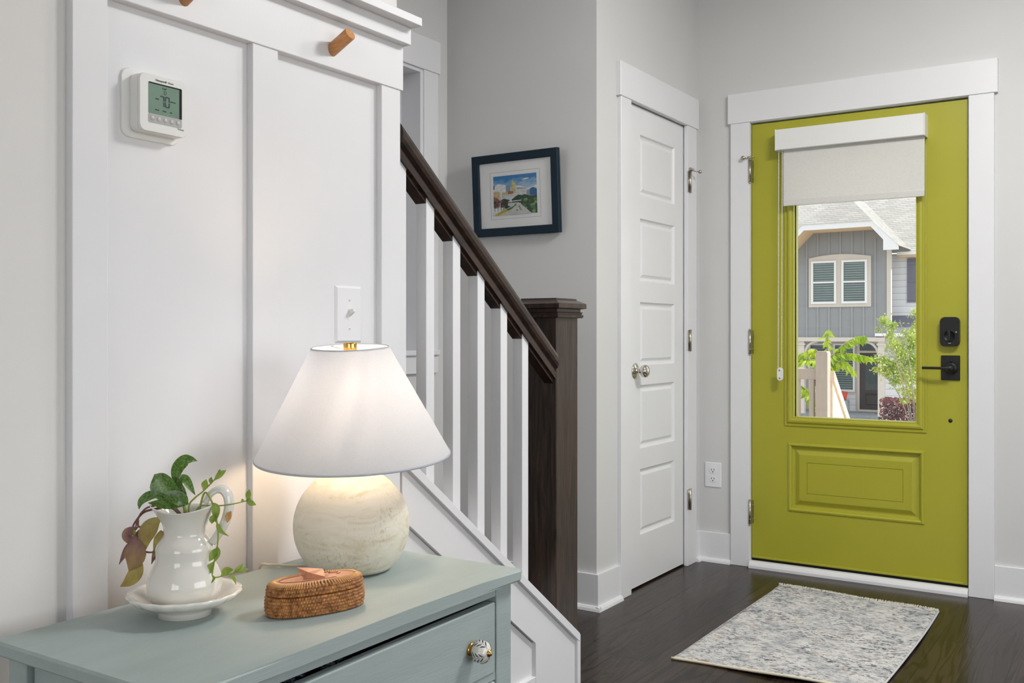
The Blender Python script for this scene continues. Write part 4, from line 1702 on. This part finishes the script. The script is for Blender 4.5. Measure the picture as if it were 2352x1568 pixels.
fs.append(tuple((len(rings_) - 1) * NT + i for i in range(NT)))
b._add(vs, fs, True)
b.mi = 1
for ins in (.0205,):
    b.tube([tuple(oval(2 * PI * i / 72, A_ - ins, B_ - ins) + Vector((0, 0, zl + .0031))) for i in range(12, 60)], .0005, 5)
plate = b.build('lid_plate', [CARVED, GROOVE], bx, label='carved reddish wooden lid plate')


def L(a, c, h):
    """a along the long axis, c across, h above the lid"""
    return Vector((BX + a * math.cos(BA) - c * math.sin(BA), BY + a * math.sin(BA) + c * math.cos(BA), zl + h))


b = MB()
# carved leaf grip: a solid wedge curling up to a pointed tip
g = {'T': L(-.031, .002, .0215), 'B1': L(.011, -.0135, .0045), 'R1': L(.018, .013, .011), 'M': L(-.001, -.001, .0085), 'M2': L(-.016, -.004, .0130),
     'L0': L(-.0185, -.004, .0006), 'B0': L(.0105, -.0130, .0006), 'R0': L(.019, .0125, .0006), 'TB': L(-.012, -.0105, .0125), 'TR': L(-.008, .0105, .0165), 'LB': L(-.006, -.0095, .0006)}
nm_ = list(g)
ix = {k: q for q, k in enumerate(nm_)}
b._add([g[k] for k in nm_], [tuple(ix[k] for k in f) for f in (('T', 'TB', 'M2'), ('TB', 'B1', 'M', 'M2'), ('T', 'M2', 'TR'), ('M2', 'M', 'R1', 'TR'), ('B1', 'R1', 'M'),
                                                             ('T', 'L0', 'TB'), ('L0', 'LB', 'TB'), ('LB', 'B0', 'B1', 'TB'), ('B1', 'B0', 'R0', 'R1'), ('R1', 'R0', 'L0', 'TR'), ('TR', 'L0', 'T'))])
leaf(b, [L(.010, .0, .003), L(.02, -.003, .006), L(.028, -.004, .005), L(.036, -.003, .003)], .022, (0, 0, 1), -.25, 5, .4)
b.mi = 1
b.tube(spline([L(.034, -.004, .0042), L(.040, -.001, .0038), L(.044, .004, .0036)], 5), .0005, 5)
b.tube(spline([L(.026, .010, .0036), L(.036, .009, .0036), L(.042, .008, .0036)], 5), .0005, 5)
b.build('carved_grip', [CARVED, GROOVE], plate)

# ================================================================== OUTSIDE
GRASS = M('pale_paving', (158, 154, 148), .95, .1, 2)
CONC = M('porch_concrete', (176, 172, 164), .85, .05, 10)
PAINTT = M('taupe_painted_wood', (180, 165, 153), .6, .05, 8, (6, 6, 1))
PINE = woodmat('raw_pine', (220, 196, 166), (236, 220, 196), 1, 'y', .7, 1.5, .05, fine=.12)
BATT = M('grey_siding', (146, 148, 150), .7, .02, 3)
BATT2 = M('grey_batten', (152, 154, 156), .7, .02, 3)
HTRIM = M('beige_house_trim', (206, 198, 188), .6, .02, 4)
HWHITE = M('white_house_trim', (232, 232, 232), .5, .01, 4)
SOFF = M('tan_soffit', (224, 196, 158), .7, .02, 4)
ROOF = shingles()
LAP = lapmat()
SLATE = M('slate_paint', (112, 112, 128), .6, .04, 8)
DDOOR = M('dark_brown_door', (70, 62, 62), .45, .06, 6)
STONE = M('stone_step', (158, 162, 166), .9, .12, 9)
HGLASS = M('house_window_glass', (52, 70, 70), .06, .35, 1.2, spec=.9)
BLINDS = M('window_blind_slats', (138, 156, 154), .4, .1, 5)
CUSH = M('coral_cushion', (206, 96, 78), .85, .1, 40)
BENCH = M('grey_bench_paint', (176, 178, 184), .6, .05, 20)

struct(MB().box(-60, 40, 7.2, 80, -1.95, -1.75), 'ground', GRASS)
b = MB()
b.box(-5, 2, 4.61, 7.10, -.2, -.05)
b.box(-5, 2, 4.7, 7.0, -1.8, -.2)
for i in range(8):
    b.box(-1.82, -.3, 7.1 + .27 * i, 7.1 + .27 * (i + 1), -1.8, -.05 - .19 * (i + 1))
struct(b, 'floor_porch', CONC)

pr = thing('porch_railing', 'taupe wooden porch railing with square post just outside the door glass', 'railing', (-1.94, 7.0, -.05))
b = MB()
b.box(-1.979, -1.897, 6.96, 7.042, -.05, .955)
b.prism([(-1.979, .955), (-1.897, .955), (-1.905, .966), (-1.971, .966)], 'y', 6.962, 7.040)
b.build('post', PAINTT, pr)
MB().box(-4.6, -1.979, 6.98, 7.02, .765, .842, .002).build('top_rail', PAINTT, pr)
MB().box(-4.6, -1.979, 6.98, 7.02, .02, .08, .002).build('bottom_rail', PAINTT, pr)
for k in range(20):
    x = -2.0325 - .0965 - .0 + .0965 - k * .1005
    MB().box(x, x + .032, 6.984, 7.016, .08, .766).build('baluster', PAINTT, pr)
sl = lambda y: .862 - .86 * (y - 7.0)
b = MB()
b.prism([(7.04, sl(7.04)), (9.0, sl(9.0)), (9.0, sl(9.0) - .075), (7.04, sl(7.04) - .075)], 'x', -1.925, -1.868, .002)
b.build('stair_rail', PINE, pr)
b = MB()
b.prism([(7.042, sl(7.04) - .07), (9.0, sl(9.0) - .07), (9.0, sl(9.0) - .95), (7.042, sl(7.04) - .95)], 'x', -1.914, -1.882)
b.build('stair_side_panel', PINE, pr)

# ---- house across the way
KH = 30 / 28.5
HX = lambda x: x * KH
HZ = lambda z: 1.094 + (z - 1.094) * KH
Y0 = 30.0
ho = thing('house', 'grey board and batten house with clipped gable seen through the door glass', 'house', (HX(-7.5), Y0, -1.75))


def hp_(pts):
    return [(HX(x), HZ(z)) for x, z in pts]


b = MB()
b.prism(hp_([(-8.88, .97), (-6.13, .97), (-6.13, 3.60), (-6.54, 4.02), (-8.47, 4.02), (-8.88, 3.60)]), 'y', Y0, Y0 + .2)
b.mi = 1
for x in (-8.68, -8.36, -8.04, -7.72, -7.40, -7.08, -6.76, -6.44):
    zt = 4.0 if x > -8.4 and x < -6.6 else 3.75
    b.box(HX(x) - .028, HX(x) + .028, Y0 - .022, Y0, HZ(.97), HZ(zt))
b.build('gable_wall', [BATT, BATT2], ho)
MB().box(HX(-6.13), HX(-6.02), Y0 - .03, Y0 + .12, HZ(.97), HZ(3.45)).build('corner_board', HTRIM, ho)
# fascia, soffit, eave box
Yf = Y0 - 1.0
kf = lambda pts: [(x * Yf / 28.5, 1.094 + (z - 1.094) * Yf / 28.5) for x, z in pts]
top_ = [(-9.35, 3.40), (-8.51, 4.25), (-6.51, 4.25), (-5.83, 3.54)]
bot_ = [(-5.83, 3.42), (-6.23, 3.42), (-6.23, 3.71), (-6.57, 4.10), (-8.45, 4.09), (-9.2, 3.34)]
MB().prism(kf(top_ + bot_), 'y', Yf, Yf + .05).build('fascia', HWHITE, ho)
b = MB()
tp = kf([(-9.2, 3.34), (-8.45, 4.09), (-6.57, 4.10), (-6.23, 3.71)])
lo_ = [(x, z - .001) for x, z in tp]
b.prism(tp + [(x * .9995, z + .03) for x, z in reversed(tp)], 'y', Yf + .02, Y0 + .05)
b.build('soffit', SOFF, ho)
b = MB()
zE, xL, xR = 1.094 + (4.25 - 1.094) * Yf / 28.5, -8.51 * Yf / 28.5, -6.51 * Yf / 28.5
xc_, hw = (xL + xR) / 2, (xR - xL) / 2
apex = (xc_, Yf + hw * 1.15, zE + hw * .95)
xe, ze = -5.80 * Yf / 28.5, 1.094 + (3.52 - 1.094) * Yf / 28.5
xw_, zw_ = -9.4 * Yf / 28.5, 1.094 + (3.34 - 1.094) * Yf / 28.5
back = 4.5
b.quad((xL, Yf - .02, zE), (xR, Yf - .02, zE), apex)
b.quad((xR, Yf - .02, zE), (xe, Yf - .02, ze), (xe, Yf + back, ze), (xc_, Yf + back, apex[2]), apex)
b.quad((xL, Yf - .02, zE), (xw_, Yf - .02, zw_), (xw_, Yf + back, zw_), (xc_, Yf + back, apex[2]), apex)
# main roof behind
b.quad((-22, Y0 + .55, HZ(3.36)), (6, Y0 + .55, HZ(3.36)), (6, Y0 + 6.5, HZ(3.36) + 5.2), (-22, Y0 + 6.5, HZ(3.36) + 5.2))
bmesh.ops.solidify(b.bm, geom=b.bm.faces[:], thickness=.04)
b.build('roof', ROOF, ho)
Yw = Y0 + .9
kw = Yw / 28.5
b = MB()
b.box(-6.3 * kw, 2, Yw, Yw + .2, -1.75, HZ(3.36))
b.box(-20, -8.6 * kw, Yw, Yw + .2, -1.75, HZ(3.36))
b.build('wing_wall', LAP, ho)
MB().box(HX(-5.97), 2, Y0 + .5, Y0 + .62, HZ(3.30), HZ(3.385)).build('gutter', HWHITE, ho)
MB().box(HX(-5.97), 2, Y0 + .6, Yw, HZ(3.24), HZ(3.30)).build('eave', SOFF, ho)
b = MB()
b.box(-5.59 * kw, -5.16 * kw, Yw - .04, Yw, 1.094 + (1.94 - 1.094) * kw, 1.094 + (3.15 - 1.094) * kw)
for z in (2.05, 2.55, 3.03):
    b.box(-5.57 * kw, -5.18 * kw, Yw - .06, Yw - .04, 1.094 + (z - .05 - 1.094) * kw, 1.094 + (z + .03 - 1.094) * kw)
b.build('shutter', SLATE, ho)
b = MB()
b.prism([(Yw, 1.094 + .49 * kw), (Yw - .9, 1.094 - .03), (Yw - .9, 1.094 - .09), (Yw, 1.094 - .05)], 'x', -6.05 * kw, -4.2 * kw)
b.build('awning_roof', SLATE, ho)
MB().box(-6.25 * kw, -4.1 * kw, Yw - .98, Yw - .86, 1.094 - .09, 1.094).build('awning_fascia', HWHITE, ho)


def window(par, x0, x1, z0, z1, y, k, arch=0):
    X = lambda x: x * k
    Z = lambda z: 1.094 + (z - 1.094) * k
    b = MB()
    b.sweep(lambda a, c, o: (a, y - o, c), X(x0), X(x1), Z(z0), Z(z1), [(0, 0), (0, .05), (.06, .05), (.06, .01)], False)
    zm = (Z(z0) + Z(z1)) / 2
    b.box(X(x0) + .05, X(x1) - .05, y - .045, y - .01, zm - .025, zm + .025)
    f = b.build('window', HWHITE, par)
    b = MB()
    b.box(X(x0) + .02, X(x1) - .02, y - .012, y - .002, Z(z0) + .02, Z(z1) - .02)
    b.mi = 1
    n = int((Z(z1) - Z(z0)) / .075)
    for q in range(n):
        z = Z(z0) + .06 + q * (Z(z1) - Z(z0) - .1) / n
        b.box(X(x0) + .05, X(x1) - .05, y - .018, y - .012, z, z + .022)
    b.build('pane', [HGLASS, BLINDS], f)
    return f


b = MB()
tw = hp_([(-8.29, 1.845), (-6.55, 1.845), (-6.55, 3.27)] + [(-6.55 - 1.74 * t / 8, 3.27 + .085 * math.sin(PI * t / 8)) for t in range(1, 8)] + [(-8.29, 3.26)])
b.prism(tw, 'y', Y0 - .05, Y0 + .01)
b.build('window_surround', HTRIM, ho)
window(ho, -8.21, -7.50, 1.94, 3.17, Y0 - .05, KH)
window(ho, -7.35, -6.65, 1.94, 3.17, Y0 - .05, KH)
MB().box(HX(-9.2), HX(-6.18), Y0 - .12, Y0 + .12, HZ(.86), HZ(.975)).build('porch_beam', HTRIM, ho)
for (x0, x1) in ((-8.60, -8.42), (-6.36, -6.19)):
    b = MB()
    b.box(HX(x0), HX(x1), Y0 - .08, Y0 + .1, HZ(-1.24), HZ(.86))
    b.box(HX(x0) - .03, HX(x1) + .03, Y0 - .11, Y0 + .13, HZ(.75), HZ(.80))
    b.build('porch_column', HTRIM, ho)
for (xa, sgn) in ((-8.42, 1), (-6.36, -1)):
    b = MB()
    arc = [(HX(xa) + sgn * .42 * math.sin(q), HZ(.86) - .42 + .42 * (1 - math.cos(q)) * 0 + .42 * (1 - 1 + math.sin(q)) * 1) for q in (0,)]
    pts = [(HX(xa) + sgn * .40 * (1 - math.cos(PI / 2 * t / 8)), Y0, HZ(.86) - .40 + .40 * math.sin(PI / 2 * t / 8)) for t in range(9)]
    b.tube(pts, .045, 6)
    b.build('bracket', HTRIM, ho)
Yr = Y0 + 1.7
kr = Yr / 28.5
RX = lambda x: x * kr
RZ = lambda z: 1.094 + (z - 1.094) * kr
b = MB()
b.box(RX(-9.2), RX(-5.9), Yr, Yr + .2, RZ(-1.3), HZ(.97))
b.build('porch_back_wall', HTRIM, ho)
MB().box(HX(-9.2), HX(-6.1), Y0 + .1, Yr + .1, HZ(.97) - .03, HZ(.97) + .05).build('porch_ceiling', HWHITE, ho)
b = MB()
b.box(RX(-9.2), RX(-6.2), Y0 + .35, Yr, -1.75, RZ(-1.13))
b.box(RX(-7.6), RX(-6.29), Y0 - .1, Y0 + .35, -1.75, RZ(-1.20))
b.build('porch_floor', STONE, ho)
window(ho, -8.30, -7.72, -.57, .80, Yr, kr)
window(ho, -7.60, -6.99, -.57, .80, Yr, kr)
MB().box(RX(-7.7), RX(-6.98), Yr - .01, Yr, RZ(-1.12), RZ(-.66)).build('lap_panel', LAP, ho)
b = MB()
b.sweep(lambda a, c, o: (a, Yr - o, c), RX(-6.92), RX(-5.95), RZ(-1.12), RZ(.86), [(0, 0), (0, .06), (.07, .06), (.07, .02)], False)
b.box(RX(-6.92) + .06, RX(-5.95) - .06, Yr - .055, Yr - .01, RZ(.54), RZ(.60))
fd = b.build('door_frame', HTRIM, ho)
b = MB()
b.box(RX(-6.86), RX(-5.99), Yr - .04, Yr - .005, RZ(-1.06), RZ(.54))
b.mi = 1
b.box(RX(-6.70), RX(-6.15), Yr - .045, Yr - .035, RZ(-.5), RZ(.40))
b.box(RX(-6.86), RX(-5.99), Yr - .03, Yr - .005, RZ(.60), RZ(.84))
b.mi = 0
b.sweep(lambda a, c, o: (a, Yr - .04 - o, c), RX(-6.70), RX(-6.15), RZ(-.92), RZ(-.6), [(0, 0), (.02, .012), (.05, .004)])
b.build('entry_door', [DDOOR, HGLASS], fd)
bn_ = thing('bench', 'pale grey bench on the porch of the house across the way', 'bench', (RX(-7.25), Yr - .45, RZ(-1.13)))
MB().box(RX(-7.75), RX(-7.09), Yr - .65, Yr - .25, RZ(-.82), RZ(-.79)).build('seat', BENCH, bn_)
for x in (-7.73, -7.13):
    for y in (Yr - .63, Yr - .31):
        MB().box(RX(x), RX(x) + .05, y, y + .05, RZ(-1.13), RZ(-.82)).build('leg', BENCH, bn_)
b = MB()
b.lathe([(.001, -.07), (.12, -.055), (.19, -.01), (.19, .01), (.12, .055), (.001, .07)], (0, 0, 0), '-y', 4)
bmesh.ops.subdivide_edges(b.bm, edges=b.bm.edges[:], cuts=2, use_grid_fill=True)
bmesh.ops.transform(b.bm, matrix=Matrix.Translation((RX(-7.24), Yr - .42, RZ(-.79) + .145)) @ Matrix.Rotation(math.radians(-16), 4, 'X') @ Matrix.Rotation(math.radians(52), 4, 'Y'), verts=b.bm.verts)
tag(b.build('cushion', CUSH), 'coral red cushion leaning on the pale porch bench across the way', 'cushion')

# ---- planting
SPRING = thin('spring_green_leaf', (150, 184, 40), .5, (196, 214, 70), 6, gloss=.06)
MAPLE = thin('light_green_leaf', (150, 176, 74), .5, (206, 214, 110), 2, gloss=.05)
BARB = thin('plum_leaf', (94, 66, 70), .3, (150, 104, 104), 3)
BARK = M('bark', (150, 138, 122), .9, .2, 20)


def leafquad(mb, p, d, ln, wd, nrm):
    d = Vector(d).normalized()
    s_ = d.cross(Vector(nrm))
    if s_.length < 1e-3:
        s_ = d.orthogonal()
    s_.normalize()
    up = s_.cross(d)
    p = Vector(p)
    mb._add([p, p + d * ln * .4 + s_ * wd * .5 + up * ln * .06, p + d * ln - up * ln * .1, p + d * ln * .4 - s_ * wd * .5 + up * ln * .06, p + d * ln * .45],
            [(0, 1, 4), (1, 2, 4), (2, 3, 4), (3, 0, 4)], True)


rnd = random.Random(3)
ct = thing('cherry_tree', 'young cherry tree with bright drooping leaves behind the porch post', 'tree', (-2.25, 8.15, -1.75))
br_ = [[(-2.25, 8.15, -1.75), (-2.24, 8.14, -.4), (-2.22, 8.13, .5), (-2.21, 8.12, .9), (-2.205, 8.12, 1.12)],
       [(-2.21, 8.12, .86), (-2.12, 8.17, .98), (-2.03, 8.22, 1.05), (-1.955, 8.27, 1.07)],
       [(-2.21, 8.12, .90), (-2.10, 8.18, .93), (-2.02, 8.23, .92), (-1.93, 8.29, .90)],
       [(-2.22, 8.12, .84), (-2.30, 8.07, .96), (-2.38, 8.02, .93), (-2.48, 7.96, .87)],
       [(-2.22, 8.12, .82), (-2.33, 8.05, .88), (-2.44, 7.98, .86), (-2.56, 7.9, .80)],
       [(-2.21, 8.12, .80), (-2.13, 8.16, .86), (-2.08, 8.19, .85), (-2.04, 8.21, .80)],
       [(-2.23, 8.13, .3), (-2.32, 8.07, .55), (-2.40, 8.02, .66), (-2.46, 7.98, .62)],
       [(-2.23, 8.13, .2), (-2.16, 8.15, .45), (-2.20, 8.12, .6), (-2.28, 8.07, .66)],
       [(-2.23, 8.13, .1), (-2.35, 8.05, .3), (-2.42, 8.0, .42), (-2.5, 7.95, .4)]]
b = MB()
bl_ = MB()
for i, q in enumerate(br_):
    sp_ = spline(q, 8)
    b.tube(sp_, [(.02 if i == 0 else .006) * (1 - .8 * k / (len(sp_) - 1)) + .001 for k in range(len(sp_))], 6)
    for k, p in enumerate(sp_):
        if i == 0 and k < 22:
            continue
        for _ in range(3 if i < 6 else 6):
            t = (sp_[min(k + 1, len(sp_) - 1)] - sp_[max(k - 1, 0)]).normalized()
            d = t * rnd.uniform(.1, .6) + Vector((rnd.uniform(-.5, .5), rnd.uniform(-.4, .4), -rnd.uniform(.5, 1.0)))
            leafquad(bl_, p + Vector((rnd.uniform(-.012, .012), rnd.uniform(-.03, .03), rnd.uniform(-.01, .01))), d, rnd.uniform(.05, .085), rnd.uniform(.020, .030), (rnd.uniform(-.4, .4), -1, rnd.uniform(-.1, .6)))
b.build('branches', BARK, ct)
bl_.build('foliage', SPRING, ct)

lt = thing('light_leafed_tree', 'airy light green tree standing before the white siding across the way', 'tree', (-3.0, 15.95, -1.75))
b = MB()
tr_ = []
for (x, z) in ((-3.35, .95), (-3.2, 1.3), (-2.95, 1.7), (-3.5, 1.2), (-3.1, .4), (-2.8, 1.1), (-3.55, .55), (-2.6, 1.6)):
    q = spline([(-3.0, 15.95, -1.75), (-3.02, 15.95, -.7), ((-3.0 + x) / 2 + .03, 15.9, z * .45 - .1), (x, 15.75, z)], 6)
    b.tube(q, [.012 * (1 - .9 * k / (len(q) - 1)) + .002 for k in range(len(q))], 6)
b.build('branches', BARK, lt)
bl_ = MB()
cl_ = []


def pxl(px, py, d):
    u, v = (px - 1176) / 2240, (765 - py) / 2240
    return Vector((u * .8371 - .5471, u * .5471 + .8371, v)) * d + Vector((0, 0, 1.094))


for (px, py, r) in ((2030, 735, 12), (2048, 748, 14), (2020, 757, 6), (2092, 770, 22), (2055, 792, 20), (2075, 812, 26), (2095, 830, 24), (2010, 824, 9), (2030, 828, 15), (2055, 838, 20), (2015, 848, 10), (2038, 852, 18),
                    (2070, 858, 20), (2092, 868, 20), (2058, 876, 14), (2082, 898, 16), (2098, 906, 18), (2076, 918, 8), (2110, 720, 16), (2108, 745, 14), (2125, 790, 30), (2135, 850, 34), (2045, 770, 10), (2100, 792, 18)):
    c = pxl(px, py, 15.5)
    R = r / 2240 * 15.5
    for _ in range(int(190 * (r / 14) ** 1.7)):
        o = Vector((rnd.gauss(0, .5), rnd.gauss(0, .5), rnd.gauss(0, .42))) * R
        leafquad(bl_, c + o, (rnd.uniform(-1, 1), rnd.uniform(-1, 1), rnd.uniform(-1, .4)), rnd.uniform(.032, .06), rnd.uniform(.016, .028), (rnd.uniform(-1, 1), -.6, rnd.uniform(0, 1)))
bl_.build('foliage', MAPLE, lt)

sb = thing('plum_shrub', 'clipped plum leaved shrub in front of the house across the way', 'shrub', (-5.2, 25.2, -1.75))
b = MB()
for k in range(9):
    q = spline([(-5.2 + rnd.uniform(-.1, .1), 25.2, -1.75), (-5.2 + rnd.uniform(-.4, .4), 25.2 + rnd.uniform(-.2, .2), -1.1), (-5.2 + rnd.uniform(-.6, .6), 25.2 + rnd.uniform(-.3, .3), -.55)], 5)
    b.tube(q, .012, 5)
b.build('stems', BARK, sb)
b = MB()
for _ in range(5200):
    x, y, z = rnd.uniform(-5.52, -4.45), rnd.uniform(24.9, 25.6), rnd.uniform(-1.72, -.50)
    z -= .1 * ((x + 5.0) / .55) ** 4 * .5
    if rnd.random() < .5:
        y = 24.9 + abs(rnd.gauss(0, .06))
    elif rnd.random() < .3:
        z = -.52 - abs(rnd.gauss(0, .04))
    leafquad(b, (x, y, z), (rnd.uniform(-1, 1), rnd.uniform(-1, .2), rnd.uniform(-.4, 1)), rnd.uniform(.04, .065), rnd.uniform(.025, .04), (rnd.uniform(-1, 1), -.8, rnd.uniform(0, 1)))
b.build('foliage', BARB, sb)
